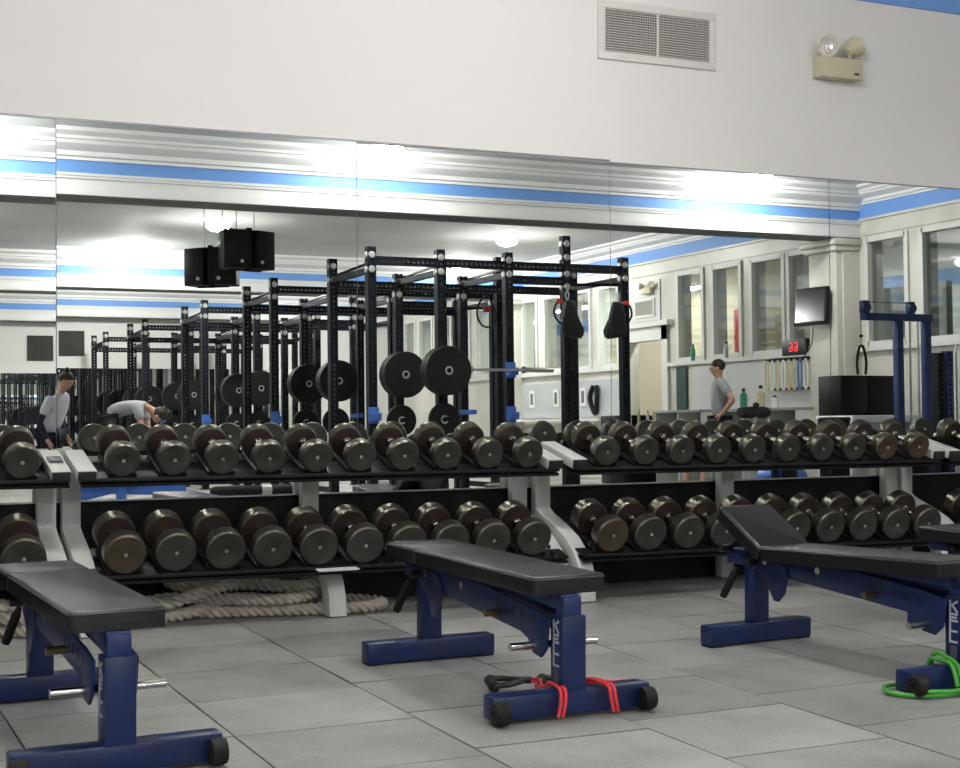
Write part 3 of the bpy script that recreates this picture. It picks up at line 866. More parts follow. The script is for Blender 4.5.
def power_rack(y0, label):
    t = thing('power_rack', label, 'power rack', (5.42, y0, 0), 0, 'row of black power racks')
    FX = [0, 0.78, 1.58, 2.29, 3.03]
    yr = -1.18
    ups = [(x, 0, 2.95 if i == 3 else 2.74) for i, x in enumerate(FX)]
    ups += [(0, yr, 2.74), (0.78, yr, 2.60), (1.58, yr, 2.60), (3.03, yr, 2.74), (2.29, yr-0.5, 2.9)]
    for (x, y, h) in ups:
        m = MB(); ladder(m, (x, y, 0.012), (x, y, h), US, US, axis='z')
        u = m.build('upright', rack_steel, t)
        MB().bb(x-US/2-0.02, x+US/2+0.02, y-US/2-0.02, y+US/2+0.02, 0, 0.012).build('foot_plate', rack_steel, u)
        for dzv in (0.085, 0.235) + ((0.42, 0.56) if h > 2.9 else ()):
            b_ = MB()
            b_.cyl((x, y+US/2, h-dzv), (x, y+US/2+0.014, h-dzv), 0.038, 0.030, 14)
            b_.build('bolt', bolt_mat, u)
            MB().cyl((x-US/2-0.014, y, h-dzv), (x-US/2, y, h-dzv), 0.030, 0.036, 14).build('bolt', bolt_mat, u)
    def beam(xa, xb, y, z):
        m = MB(); ladder(m, (xa+US/2, y, z), (xb-US/2, y, z), US*0.95, US*0.9, axis='x')
        m.build('crossbeam', rack_steel, t)
    for a, c in zip(FX, FX[1:]):
        beam(a, c, 0, 2.60)
    beam(FX[0], FX[1], yr, 2.46); beam(FX[1], FX[2], yr, 2.46)
    beam(FX[2], FX[4], yr, 2.46)
    beam(FX[2], FX[3], 0, 2.45)
    # side beams and pull-up bars run front to back
    for x in (0, 0.78, 1.58, 3.03):
        MB().bb(x-0.03, x+0.03, yr+US/2, -US/2, 2.47, 2.53).build('side_beam', rack_steel, t)
        MB().bb(x-0.03, x+0.03, yr+US/2, -US/2, 0.05, 0.12).build('side_beam', rack_steel, t)
    for x0, x1 in ((0.0, 0.0), (0.78, 0.78), (1.58, 1.58)):
        MB().cyl((x0+0.055, yr, 2.56), (x1+0.055, 0.0, 2.60), 0.017, seg=12).build('pull_up_bar', aluminium if x0 else rack_steel, t)
    MB().cyl((2.29, -0.05, 2.42), (3.03, -0.05, 2.44), 0.017, seg=12).build('pull_up_bar', rack_steel, t)
    # plate pegs
    for z in (1.46, 0.95):
        MB().cyl((0.78, US/2, z), (0.78, US/2+0.182, z), 0.024, seg=16).build('plate_peg', rack_steel, t)
        MB().cyl((0.78, yr+US/2, z), (0.78, yr+US/2+0.182, z), 0.024, seg=16).build('plate_peg', rack_steel, t)
    # blue j-cups
    for x in (0, 1.58):
        for z in (1.0, 1.475):
            if x == 0 and z > 1.2: continue
            c = MB().bb(x-US/2-0.012, x+US/2+0.012, US/2, US/2+0.014, z-0.09, z+0.08).bb(x-US/2-0.012, x+US/2+0.012, US/2+0.014, US/2+0.085, z-0.06, z-0.035)
            c.bb(x-US/2-0.012, x+US/2+0.012, US/2+0.075, US/2+0.088, z-0.035, z+0.02)
            c.build('j_cup', light_blue, t, 0.003)
    # safety arm
    MB().box((1.05, 0.10, 1.02), (0.06, 0.30, 0.05), (0, 0, 0)).build('safety_arm', light_blue, t)
    return t
RY = [-0.11, -3.47, -6.82, -10.75, -14.15]
PW = ['nearest the mirror', 'second from the mirror', 'third from the mirror', 'fourth from the mirror', 'farthest from the mirror']
for k, y in enumerate(RY):
    if k == 0: pr = power_rack(y, 'x'); o = pr
    else: o = dup(pr, (5.42, y, 0))
    o['label'] = 'black perforated steel power rack, %s in the long row' % PW[k]
def make_plate(r, th, name='weight_plate'):
    t = thing(name, 'x', 'weight plate')
    m = MB().lathe((0, 0, 0), (0, 1, 0), [(0.0, 0.028), (0, r*0.3), (0.008, r*0.34), (0.008, r*0.82), (0, r*0.86), (0.0, r*0.97), (0.006, r), (th-0.006, r), (th, r*0.97), (th, 0.028)], 44)
    m.build('disc', plate_mat, t)
    MB().lathe((0, -0.001, 0), (0, 1, 0), [(0, 0.027), (0, 0.045), (th+0.002, 0.045), (th+0.002, 0.027)], 24).build('hub', bolt_mat, t)
    return t
big = make_plate(0.258, 0.085); small = make_plate(0.175, 0.045)
first = {'b': True, 's': True}
for k, y in enumerate(RY):
    for row, (yy, rn) in enumerate(((0.0, 'front'), (-1.18, 'rear'))):
        for kind, z, nm in (('b', 1.46-0.005, 'large'), ('s', 0.95-0.005, 'small')):
            proto = big if kind == 'b' else small
            for q in (range(2) if kind == 'b' else range(1)):
                o = proto if first[kind] else dup(proto)
                first[kind] = False
                th = 0.085 if kind == 'b' else 0.045
                o.location = (6.20, y+yy+0.046+0.004+q*(th+0.002), z)
                o['label'] = '%s black weight plate%s, %s peg, power rack %s' % (nm, (' outermost' if q else ' innermost') if kind == 'b' else '', rn, PW[k])
                o['group'] = '%s plates on the power racks' % nm
# barbell on the first rack
t = thing('barbell', 'steel barbell with its bare sleeve resting in the blue cup of the nearest power rack', 'barbell', (6.80, 0.035, 1.468))
MB().cyl((-0.30, 0, 0), (0.30, 0, 0), 0.0145, seg=16).build('shaft', aluminium, t)
for s in (-1, 1):
    MB().lathe((s*0.30, 0, 0), (s, 0, 0), [(0, 0), (0, 0.038), (0.03, 0.038), (0.03, 0.026), (0.36, 0.026), (0.37, 0.022), (0.37, 0)], 20).build('sleeve', aluminium, t)
# ab slings and strap on the first rack
def sling(x, label, flip):
    t = thing('ab_sling', label, 'sling', (x, -0.03, 2.17), 0, 'black ab slings')
    s = flip
    poly = [(-0.04*s, 0.06), (0.07*s, 0.06), (0.12*s, -0.12), (0.19*s, -0.26), (0.18*s, -0.33), (0.14*s, -0.355), (-0.05*s, -0.33), (-0.09*s, -0.25), (-0.07*s, -0.1)]
    MB().prism(poly, 'y', 0.03, 0.10).build('pouch', plastic_black, t, 0.02, 3)
    MB().tube(catmull([(-0.06*s, 0.06, 0.04), (-0.14*s, 0.06, 0.02), (-0.17*s, 0.06, -0.08), (-0.12*s, 0.06, -0.17), (-0.06*s, 0.06, -0.2)], 8), 0.012, 8).build('strap', plastic_black, t)
    MB().tube(catmull([(0.0, 0.05, 0.06), (-0.02, 0.05, 0.12), (0.0, 0.05, 0.17), (0.02, 0.05, 0.12)], 6, True), 0.008, 8, closed=True).build('carabiner', bolt_mat, t)
    MB().bb(-0.10*s-0.03, -0.10*s+0.03, 0.05, 0.075, 0.03, 0.075).build('red_tab', red_mat, t)
sling(7.66, 'black ab sling with a red tab on the tall upright of the nearest power rack', 1)
sling(8.30, 'black ab sling with a red tab on the outermost upright of the nearest power rack', -1)
t = thing('suspension_strap', 'black looped suspension strap with red clip hanging at the rear of the nearest rack', 'strap', (7.52, -1.72, 2.33))
MB().tube(catmull([(0, 0, 0.1), (-0.1, 0, 0.0), (-0.13, 0, -0.14), (-0.06, 0, -0.26), (0.06, 0, -0.27), (0.12, 0, -0.16), (0.08, 0, -0.02)], 8, True), 0.013, 8, closed=True).build('loop', plastic_black, t)
MB().bb(-0.04, 0.04, -0.02, 0.02, -0.10, -0.04).build('clip', red_mat, t)

# ---------------------------------------------------------------- hanging speakers
def speaker(loc, rz, label):
    t = thing('hanging_speaker', label, 'speaker', loc, rz, 'black speakers hung between the beams')
    for s in (-1, 1):
        m = MB().box((s*0.165, 0, 0), (0.29, 0.30, 0.46), (0, 0, s*R(-14))).build('cabinet', cabinet_black, t, 0.01)
        MB().cyl((s*0.165-0.03*s, 0.155, -0.15), (s*0.165-0.03*s, 0.175, -0.15), 0.022, seg=14).build('badge', bolt_mat, m)
    MB().bb(-0.025, 0.025, 0.06, 0.12, -0.26, 0.26).build('bracket', rubber_black, t)
    MB().bb(-0.2, 0.2, -0.02, 0.02, 0.232, 0.25).bb(-0.2, 0.2, -0.02, 0.02, -0.25, -0.232).build('frame', rubber_black, t)
    for x in (-0.12, 0.12):
        MB().cyl((x, 0, 0.25), (x, 0, CEIL-loc[2]), 0.006, seg=8).build('hanger', bolt_mat, t)
speaker((4.93, -3.0, 3.01), R(-12), 'black paired speaker cabinet hung from the ceiling, the nearer and right one')
speaker((4.70, -3.6, 2.86), R(38), 'black paired speaker cabinet hung from the ceiling, the left and lower one')

# ---------------------------------------------------------------- television on the pillar
t = thing('television', 'black flat television mounted on the marble pillar above the bands', 'television', (11.50, -0.66, 2.31), R(0))
t.rotation_euler = (R(5), 0, R(82))
MB().bb(-0.27, 0.27, -0.045, 0.03, -0.235, 0.235).build('housing', plastic_black, t, 0.008)
MB().bb(-0.245, 0.245, 0.03, 0.032, -0.195, 0.205).build('screen', screen_mat, t)
MB().cyl((0, -0.04, 0), (0.0, -0.155, 0), 0.025, seg=12).build('mount', plastic_black, t)
MB().tube(catmull([(-0.05, -0.09, -0.23), (-0.10, -0.13, -0.45), (-0.22, -0.13, -0.6), (-0.28, -0.13, -0.66)], 6), 0.006, 6).build('cable', rubber_black, t)

# ---------------------------------------------------------------- cable machine (blue)
t = thing('cable_machine', 'tall blue steel cable machine with pulleys beside the marble window wall', 'cable machine', (10.7, 2.0, 0))
MB().bb(-0.63, 0.29, -0.04, 0.04, 1.925, 2.0).build('top_arm', blue_scuff, t, 0.004)
for x in (-0.16, 0.22):
    MB().bb(x-0.04, x+0.04, -0.04, 0.04, 0.08, 1.925).build('upright', blue_scuff, t, 0.004)
for x in (-0.60, 0.01):
    MB().bb(x-0.045, x+0.045, -0.03, 0.03, 2.0, 2.13).build('pulley_bracket', blue_scuff, t, 0.004)
    MB().cyl((x, 0.03, 2.06), (x, 0.05, 2.06), 0.05, seg=20).build('pulley', blue_scuff, t)
MB().bb(-0.25, 0.3, -0.5, 0.5, 0.0, 0.08).build('base', blue_scuff, t, 0.004)
for x in (0.0, 0.11):
    MB().cyl((x, 0, 0.08), (x, 0, 1.925), 0.011, seg=8).build('guide_rod', aluminium, t)
MB().bb(-0.06, 0.17, -0.06, 0.06, 0.1, 0.62).build('weight_stack', cabinet_black, t, 0.004)
MB().cyl((-0.60, 0.05, 2.11), (0.01, 0.05, 2.11), 0.004, seg=6).build('cable', rubber_black, t)
MB().cyl((-0.65, 0.0, 2.05), (-0.65, 0.0, 1.68), 0.004, seg=6).build('cable', rubber_black, t)
MB().lathe((-0.65, 0, 1.78), (0, 0, -1), [(0, 0), (0.01, 0.02), (0.03, 0.02), (0.04, 0)], 12).build('stopper', rubber_black, t)
MB().tube(catmull([(-0.70, 0, 1.36), (-0.71, 0, 1.5), (-0.68, 0, 1.63), (-0.65, 0, 1.66), (-0.62, 0, 1.63), (-0.59, 0, 1.5), (-0.60, 0, 1.36)], 6), 0.014, 8).build('rope_handle', rubber_black, t)
t = thing('cable_machine', 'dark blue perforated machine post with guide rods, cut by the right photo edge', 'cable machine', (11.30, 1.9, 0))
m = MB(); ladder(m, (0.0, 0, 0.08), (0, 0, 1.62), 0.09, 0.09); m.build('upright', blue_scuff, t)
m = MB(); ladder(m, (-0.13, 0, 0.08), (-0.13, 0, 1.60), 0.09, 0.09); m.build('upright', rack_steel, t)
MB().bb(-0.2, 0.55, -0.3, 0.3, 0, 0.08).build('base', rack_steel, t)
MB().cyl((0.13, 0, 0.08), (0.13, 0, 1.7), 0.011, seg=8).cyl((0.22, 0, 0.08), (0.22, 0, 1.7), 0.011, seg=8).build('guide_rods', aluminium, t)

# black cabinets, white bench top, bin
tag(MB().bb(10.62, 11.40, 0.55, 0.95, 0.94, 1.39).bb(10.62, 11.0, 0.95, 0.965, 0.96, 1.37).bb(11.01, 11.40, 0.95, 0.965, 0.96, 1.37).build('storage_cabinet', cabinet_black, None, 0.006),
    'black storage cabinet on the white table beside the cable machine', 'cabinet')
tb = thing('side_table', 'white marble-topped table under the black cabinet', 'table', (11.05, 0.85, 0))
MB().bb(-0.45, 0.68, -0.33, 0.33, 0.86, 0.94).build('tabletop', trim_white, tb, 0.008)
for sx in (-0.4, 0.63):
    MB().bb(sx-0.05, sx+0.05, -0.3, 0.3, 0, 0.86).build('leg', trim_white, tb, 0.004)
MB().bb(-0.35, 0.58, -0.02, 0.02, 0.2, 0.86).build('panel', window_frame_m, tb)
tag(MB().lathe((9.75, 1.9, 0), (0, 0, 1), [(0, 0), (0, 0.15), (0.88, 0.17), (0.90, 0.18), (0.92, 0.17), (0.92, 0)], 24).build('waste_bin', cabinet_black),
    'black round waste bin in front of the white table', 'bin')
tag(MB().lathe((9.92, 1.5, 0.94), (0, 0, 1), [(0, 0), (0, 0.02), (0.16, 0.02), (0.18, 0.01), (0.2, 0)], 12).build('spray_bottle', trim_white), 'white spray bottle beside the black cabinet', 'bottle') if False else None

# ---------------------------------------------------------------- counters, boards and things on the window wall
def counter(y0, y1, label, bays):
    t = thing('shelf_counter', label, 'counter', (11.7, (y0+y1)/2, 0), 0, 'grey counters below the windows')
    L = (y1-y0)/2
    MB().bb(-0.36, 0.28, -L, L, 1.02, 1.06).build('worktop', counter_grey, t, 0.004)
    MB().bb(0.26, 0.28, -L, L, 0, 1.02).build('back_panel', counter_grey, t)
    for i in range(bays+1):
        y = -L + 0.012 + i*(2*L-0.024)/bays
        MB().bb(-0.32, 0.26, y-0.012, y+0.012, 0, 1.02).build('divider', window_frame_m, t)
    MB().bb(-0.32, 0.26, -L, L, 0.50, 0.52).build('shelf', counter_grey, t)
counter(-2.6, -0.85, 'grey open-shelved counter right of the man in grey', 3)
counter(-4.15, -2.95, 'grey desk counter behind the man in grey', 2)
tag(MB().bb(XR-0.03, XR-0.002, -4.05, -0.9, 1.07, 1.70).build('whiteboard', board_white), 'long whiteboard panel on the wall behind the man in grey', 'board')
tag(MB().bb(XR-0.035, XR-0.002, -9.85, -6.15, 0.99, 1.60).build('notice_board', board_grey), 'long grey notice board with three framed cards beyond the doorway', 'board')
for k, y in enumerate((-9.15, -8.25, -7.3)):
    t = thing('picture_frame', 'small white framed card on the grey notice board, %s from its far end' % ORD[k], 'picture frame', (XR-0.036, y, 1.33), 0, 'framed cards on the notice board')
    MB().bb(-0.02, 0, -0.09, 0.09, -0.15, 0.15).build('frame', trim_white, t)
    MB().bb(-0.024, -0.02, -0.045, 0.045, -0.1, 0.1).build('card', mat('card_%d' % k, (0.16, 0.15, 0.12), 0.6), t)
tag(MB().bb(XR-0.34, XR-0.04, -9.6, -6.3, 0.93, 0.965).build('wall_shelf', trim_white), 'thin white shelf below the grey notice board', 'shelf')
tag(MB().tube(catmull([(XR-0.08, -6.9, 1.5), (XR-0.10, -6.98, 1.3), (XR-0.08, -6.85, 1.05), (XR-0.1, -6.75, 1.3), (XR-0.08, -6.8, 1.5)], 8), 0.04, 8).build('cable_bundle', rubber_black), 'black bundle of cables hanging at the right end of the notice board', 'cable')
t = thing('band_hanger', 'wall hanger with rows of cream and blue exercise bands beside the pillar', 'hanger', (XR-0.03, -1.62, 1.1))
MB().bb(-0.02, 0.02, -0.55, 0.55, 0.58, 0.62).bb(-0.02, 0.02, -0.5, 0.55, 0.2, 0.23).build('rail', rack_steel, t)
for i in range(9):
    y = -0.46 + i*0.118
    MB().cyl((-0.14, y, 0.60), (0, y, 0.60), 0.008, seg=8).build('hook', rack_steel, t)
cols = [cream_mat, trim_white, cream_mat, trim_white, cream_mat, cream_mat, blue_band_m, trim_white, cream_mat]
nmz = ['cream', 'white', 'cream', 'white', 'cream', 'cream', 'blue', 'white', 'cream']
for i in range(9):
    y = -1.62 - 0.46 + i*0.118
    pts = [(XR-0.15, y, 1.69), (XR-0.15, y+0.036, 1.60), (XR-0.15, y+0.03, 1.36), (XR-0.15, y, 1.30), (XR-0.15, y-0.03, 1.36), (XR-0.15, y-0.036, 1.60)]
    tag(MB().tube(catmull(pts, 6, True), 0.013, 8, closed=True).build('exercise_band', cols[i]),
        '%s looped exercise band, %s along the wall hanger from the door side' % (nmz[i], ORD[i]), 'exercise band', 'bands on the wall hanger')
t = thing('interval_clock', 'black digital clock with red digits above the hanging bands', 'clock', (XR-0.03, -1.62, 1.77))
MB().bb(-0.05, 0.02, -0.22, 0.28, -0.02, 0.19).build('case', plastic_black, t, 0.004)
dg = MB()
for s in (-1, 1):
    for (ya, za, wy, hz) in ((0, 0.06, 0.05, 0.010), (0, 0.0, 0.05, 0.010), (0, -0.05, 0.05, 0.010), (0.028, 0.03, 0.010, 0.05), (-0.028, -0.025, 0.010, 0.05), (0.028, -0.025, 0.01, 0.05)):
        dg.box((-0.052, 0.03+s*0.055+ya, 0.085+za), (0.004, wy, hz))
dg.build('digits', red_led, t)
def bottle(x, y, z, m, label, h=0.24, r=0.035):
    t = thing('bottle', label, 'bottle', (x, y, z))
    MB().lathe((0, 0, 0), (0, 0, 1), [(0, 0), (0, r), (h*0.68, r), (h*0.8, r*0.55), (h*0.86, r*0.4), (h*0.86, 0)], 16).build('body', m, t)
    MB().lathe((0, 0, h*0.86), (0, 0, 1), [(0, 0), (0, r*0.5), (h*0.14, r*0.45), (h*0.14, 0)], 12).build('cap', plastic_black, t)
bottle(XR-0.035, -4.02+0.0, SILL-0.045, green_bottle, 'green drinking bottle on the window ledge above the whiteboard')
bottle(XR-0.035, -3.18, SILL-0.045, board_grey, 'clear grey drinking bottle on the window ledge above the man')
bottle(11.55, -2.2, 1.06, green_bottle, 'green spray bottle on the counter below the hanging bands', 0.27, 0.05)
bottle(11.5, -1.75, 1.06, cream_mat, 'cream bottle on the counter below the hanging bands', 0.30, 0.055)
bottle(11.5, -1.45, 1.06, trim_white, 'white cup-like bottle at the counter end beside the pillar', 0.16, 0.05)
t = thing('wall_banner', 'dark green door-side banner hanging left of the whiteboard', 'banner', (XR-0.02, -4.35, 1.35))
MB().bb(-0.015, 0.0, -0.13, 0.13, -0.30, 0.36).build('cloth', green_dark, t)
t = thing('equipment_bin', 'black bin of yellow and white straps below the doorway', 'bin', (11.2, -4.6, 0))
MB().bb(-0.28, 0.28, -0.35, 0.35, 0, 1.0).build('box', cabinet_black, t, 0.02)
for i, (dx, m) in enumerate(((-0.2, trim_white), (-0.05, cream_mat), (0.1, trim_white), (0.2, cream_mat))):
    MB().prism([(dx-0.03, 0.72), (dx+0.04, 0.72), (dx+0.02, 1.06), (dx-0.01, 1.08)], 'y', 0.352, 0.37).build('strap', m, t)
t = thing('exercise_machine', 'black machine console and seat beside the man in grey', 'exercise machine', (10.95, -1.15, 0))
MB().cyl((0, 0, 0), (0, 0, 0.95), 0.05, seg=14).build('column', counter_grey, t)
MB().lathe((-0.22, 0, 1.0), (1, 0, 0), [(0, 0), (0, 0.06), (0.05, 0.075), (0.38, 0.075), (0.44, 0.06), (0.44, 0)], 16).build('pad', plastic_black, t)
MB().lathe((0.0, 0.05, 1.06), (0, 0, 1), [(0, 0.04), (0.05, 0.04), (0.07, 0)], 12).build('knob', plastic_black, t)
MB().bb(-0.3, 0.3, -0.25, 0.25, 0, 0.06).build('base', cabinet_black, t)
# red poster and dark machine in the corridor
tag(MB().bb(13.05, 13.15, -4.52, -4.28, 1.95, 2.6).build('red_banner', red_mat), 'red banner standing in the corridor behind the windows', 'banner')
tag(MB().bb(13.6, 14.0, -2.9, -2.6, 0, 2.55).build('tall_cabinet', cabinet_black, None, 0.01), 'dark tall cabinet in the corridor behind the windows', 'cabinet')
tag(MB().bb(12.7, 13.2, 1.5, 2.3, 0, 2.45).build('dark_backing', cabinet_black, None, 0.01), 'dark block added in the corridor to darken the rightmost window', 'block')  # added block, its black stands for the unlit interior behind this window
# vent over the doorway and its emergency light, far wall vents
v = vent((XR-0.026, -5.35, 2.66), R(-90), 'small grey louvred vent above the doorway', 0.6, 0.30)
e2 = thing('emergency_light', 'white two-headed emergency light above the doorway vent', 'emergency light', (XR-0.026, -5.2, 2.93))
MB().bb(-0.08, 0, -0.13, 0.13, -0.06, 0.04).build('case', beige_plastic, e2, 0.006)
for s in (-1, 1):
    MB().lathe((-0.03, s*0.13, 0.07), (-1, s*0.7, 0), [(0, 0), (0, 0.03), (0.06, 0.055), (0.07, 0.05), (0.06, 0)], 16).build('lamp_head', beige_plastic, e2)
for k, (x, lbl) in enumerate(((4.53, 'dark louvred vent on the far wall, the left of two'), (5.1, 'dark louvred vent on the far wall, the right of two'))):
    t = thing('air_vent', lbl, 'vent', (x, YF, 2.62))
    MB().bb(-0.25, 0.25, 0, 0.02, -0.25, 0.25).build('panel', vent_dark, t)
    s = MB()
    for i in range(14):
        s.bb(-0.24+i*0.036, -0.23+i*0.036, 0.02, 0.03, -0.24, 0.24)
    s.build('slats', mat('vent_slat_%d' % k, (0.09, 0.085, 0.08), 0.7), t)

# ---------------------------------------------------------------- people
def skin_mesh(name, verts, edges, radii, m, parent, sub=2, root=0):
    me = bpy.data.meshes.new(name+'_src')
    me.from_pydata([Vector(v) for v in verts], edges, [])
    o = bpy.data.objects.new(name+'_src', me)
    COL.objects.link(o)
    sk = o.modifiers.new('s', 'SKIN')
    for i, r in enumerate(radii):
        rr_ = r if isinstance(r, tuple) else (r, r)
        o.data.skin_vertices[0].data[i].radius = rr_
        o.data.skin_vertices[0].data[i].use_root = (i == root)
    ss = o.modifiers.new('u', 'SUBSURF'); ss.levels = sub; ss.render_levels = sub
    dg_ = bpy.context.evaluated_depsgraph_get()
    me2 = bpy.data.meshes.new_from_object(o.evaluated_get(dg_))
    me2.name = name
    bpy.data.objects.remove(o); bpy.data.meshes.remove(me)
    me2.materials.clear(); me2.materials.append(m)
    for p in me2.polygons: p.use_smooth = True
    q = bpy.data.objects.new(name, me2); COL.objects.link(q); q.parent = parent
    return q
def person(loc, rz, label, J, top, sleeves, legs_m, hair_bun=False, scale=1.0, shirt_r=1.0, short=False, forearm_m=None):
    """J: dict of joints in local metres (x = person's left, -y = facing)"""
    t = thing('person', label, 'person', loc, rz)
    t.scale = (scale,)*3
    names = ['pelvis', 'waist', 'chest', 'neck', 'head']
    V, E, Rr = [], [], []
    idx = {}
    def add(n_, p, r):
        idx[n_] = len(V); V.append(p); Rr.append(r)
    rad = dict(pelvis=(0.12, 0.085), waist=(0.105, 0.075), chest=(0.115, 0.075), neckb=(0.05, 0.048), neck=(0.052, 0.052))
    for n_ in ('pelvis', 'waist', 'chest', 'neckb', 'neck'):
        add(n_, J[n_], rad[n_])
    for a, c in (('pelvis', 'waist'), ('waist', 'chest'), ('chest', 'neckb'), ('neckb', 'neck')):
        E.append((idx[a], idx[c]))
    for s in 'lr':
        add('sh'+s, J['sh'+s], 0.055); add('el'+s, J['el'+s], 0.040); add('wr'+s, J['wr'+s], 0.027)
        E += [(idx['chest'], idx['sh'+s]), (idx['sh'+s], idx['el'+s]), (idx['el'+s], idx['wr'+s])]
        add('hip'+s, J['hip'+s], 0.085); add('kn'+s, J['kn'+s], 0.058); add('an'+s, J['an'+s], 0.038)
        E += [(idx['pelvis'], idx['hip'+s]), (idx['hip'+s], idx['kn'+s]), (idx['kn'+s], idx['an'+s])]
        # palm and fingers
        w = Vector(J['wr'+s]); d = (w - Vector(J['el'+s])).normalized()
        sx = d.cross(Vector((0, 1, 0.01))).normalized()
        add('pa'+s, tuple(w + d*0.05), (0.032, 0.018)); E.append((idx['wr'+s], idx['pa'+s]))
        for f in range(4):
            b0 = w + d*0.085 + sx*(0.024*(f-1.5)*0.75); ln = (0.06, 0.072, 0.067, 0.052)[f]
            add('f0%d%s' % (f, s), tuple(b0), 0.0085); add('f1%d%s' % (f, s), tuple(b0 + d*ln + Vector((0, -0.012, 0))), 0.0075)
            E += [(idx['pa'+s], idx['f0%d%s' % (f, s)]), (idx['f0%d%s' % (f, s)], idx['f1%d%s' % (f, s)])]
        tb_ = w + d*0.04 + Vector((0, -0.035, 0))
        add('th'+s, tuple(tb_), 0.0105); add('tt'+s, tuple(tb_ + d*0.045 + Vector((0, -0.012, 0))), 0.008)
        E += [(idx['pa'+s], idx['th'+s]), (idx['th'+s], idx['tt'+s])]
        an = Vector(J['an'+s])
        add('to'+s, tuple(an + Vector((0, -0.17, -0.05))), (0.04, 0.028)); E.append((idx['an'+s], idx['to'+s]))
    # head: skull, jaw, face in the same skin
    hd = Vector(J['head']); nk = Vector(J['neck'])
    add('skull', tuple(hd), (0.090, 0.104)); add('crown', tuple(hd + (hd-nk).normalized()*0.065), (0.078, 0.092))
    E += [(idx['neck'], idx['skull']), (idx['skull'], idx['crown'])]
    body = skin_mesh('body', V, E, Rr, skin, t)
    f = Vector(J['face']).normalized(); side = f.cross(Vector((0, 0, 1))).normalized()
    up = side.cross(f)
    fm = MB()
    fm.lathe(hd + f*0.078 + up*0.005, f*1.0 - up*0.5, [(0, 0.016), (0.02, 0.012), (0.032, 0.0)], 10)
    nose = fm.build('nose', skin, body)
    for sg in (-1, 1):
        MB().lathe(hd + f*0.076 + side*sg*0.030 + up*0.010, f, [(0, 0.010), (0.006, 0.008), (0.009, 0)], 10).build('eye', hair_m, body)
        MB().lathe(hd + side*sg*0.074 - up*0.003, side*sg, [(0, 0.022), (0.012, 0.026), (0.018, 0.012), (0.018, 0)], 10).build('ear', skin, body)
    MB().tube([hd + f*0.078 + side*-0.022 - up*0.050, hd + f*0.086 - up*0.052, hd + f*0.078 + side*0.022 - up*0.050], 0.005, 6).build('mouth', red_mat, body)
    hm = MB()
    bmesh.ops.create_icosphere(hm.bm, subdivisions=3, radius=1.0, matrix=Matrix.Translation(hd + up*0.040 - f*0.026) @ Matrix.Diagonal((0.092, 0.094, 0.088, 1)))
    if hair_bun:
        bmesh.ops.create_icosphere(hm.bm, subdivisions=2, radius=0.045, matrix=Matrix.Translation(hd + up*0.13 - f*0.05))
    hm.build('hair', hair_m, body, ang=80)
    # shirt
    V2 = [J['pelvis'], J['waist'], J['chest'], tuple(Vector(J['neckb'])*0.7 + Vector(J['chest'])*0.3)]
    k = shirt_r
    R2 = [(0.150*k, 0.115*k), (0.148*k, 0.115*k), (0.172*k, 0.128*k), (0.095, 0.09)]
    E2 = [(0, 1), (1, 2), (2, 3)]
    for s in 'lr':
        i = len(V2)
        a = Vector(J['sh'+s]); e_ = Vector(J['el'+s])
        V2 += [tuple(a), tuple(a + (e_-a)*(0.72))]; R2 += [0.074, 0.066]
        E2 += [(2, i), (i, i+1)]
    skin_mesh('shirt', V2, E2, R2, top, t)
    if forearm_m:
        for s in 'lr':
            a = Vector(J['sh'+s]); e_ = Vector(J['el'+s]); w = Vector(J['wr'+s])
            skin_mesh('sleeve', [tuple(a+(e_-a)*0.6), tuple(e_), tuple(w)], [(0, 1), (1, 2)], [0.052, 0.046, 0.036], forearm_m, t)
    V3 = [J['pelvis']]; R3 = [(0.150, 0.115)]; E3 = []
    for s in 'lr':
        i = len(V3)
        if short:
            V3 += [J['hip'+s], tuple(Vector(J['hip'+s])*0.4 + Vector(J['kn'+s])*0.6)]; R3 += [0.105, 0.10]
            E3 += [(0, i), (i, i+1)]
        else:
            V3 += [J['hip'+s], J['kn'+s], tuple(Vector(J['an'+s]) + Vector((0, 0, 0.03)))]; R3 += [0.098, 0.074, 0.056]
            E3 += [(0, i), (i, i+1), (i+1, i+2)]
    skin_mesh('trousers', V3, E3, R3, legs_m, t)
    for s in 'lr':
        an = Vector(J['an'+s])
        MB().prism([(an.y+0.06, an.z-0.085), (an.y+0.065, an.z), (an.y-0.03, an.z+0.01), (an.y-0.13, an.z-0.045), (an.y-0.20, an.z-0.055), (an.y-0.21, an.z-0.085)], 'x', an.x-0.045, an.x+0.045).build('shoe', shoe_m, t, 0.012, 3)
    return t
def standing(fwd=0.0):
    return dict(pelvis=(0, 0, 0.95), waist=(0, -0.01, 1.10), chest=(0, -0.01-fwd*0.2, 1.32), neckb=(0, -fwd*0.3, 1.45), neck=(0, -0.01-fwd*0.4, 1.50), head=(0, -0.03-fwd*0.5, 1.60), face=(0, -1, -0.1),
                shl=(0.19, -fwd*0.25, 1.41), shr=(-0.19, -fwd*0.25, 1.41), ell=(0.25, 0.03, 1.12), elr=(-0.25, 0.03, 1.12), wrl=(0.25, -0.08, 0.88), wrr=(-0.25, -0.08, 0.88),
                hipl=(0.09, 0, 0.90), hipr=(-0.09, 0, 0.90), knl=(0.10, -0.02, 0.49), knr=(-0.10, -0.02, 0.49), anl=(0.10, 0.02, 0.088), anr=(-0.10, 0.02, 0.088))
J = standing()
J['ell'] = (0.34, 0.14, 1.18); J['wrl'] = (0.20, 0.0, 1.0)
J['elr'] = (-0.34, 0.14, 1.18); J['wrr'] = (-0.20, 0.0, 1.0)
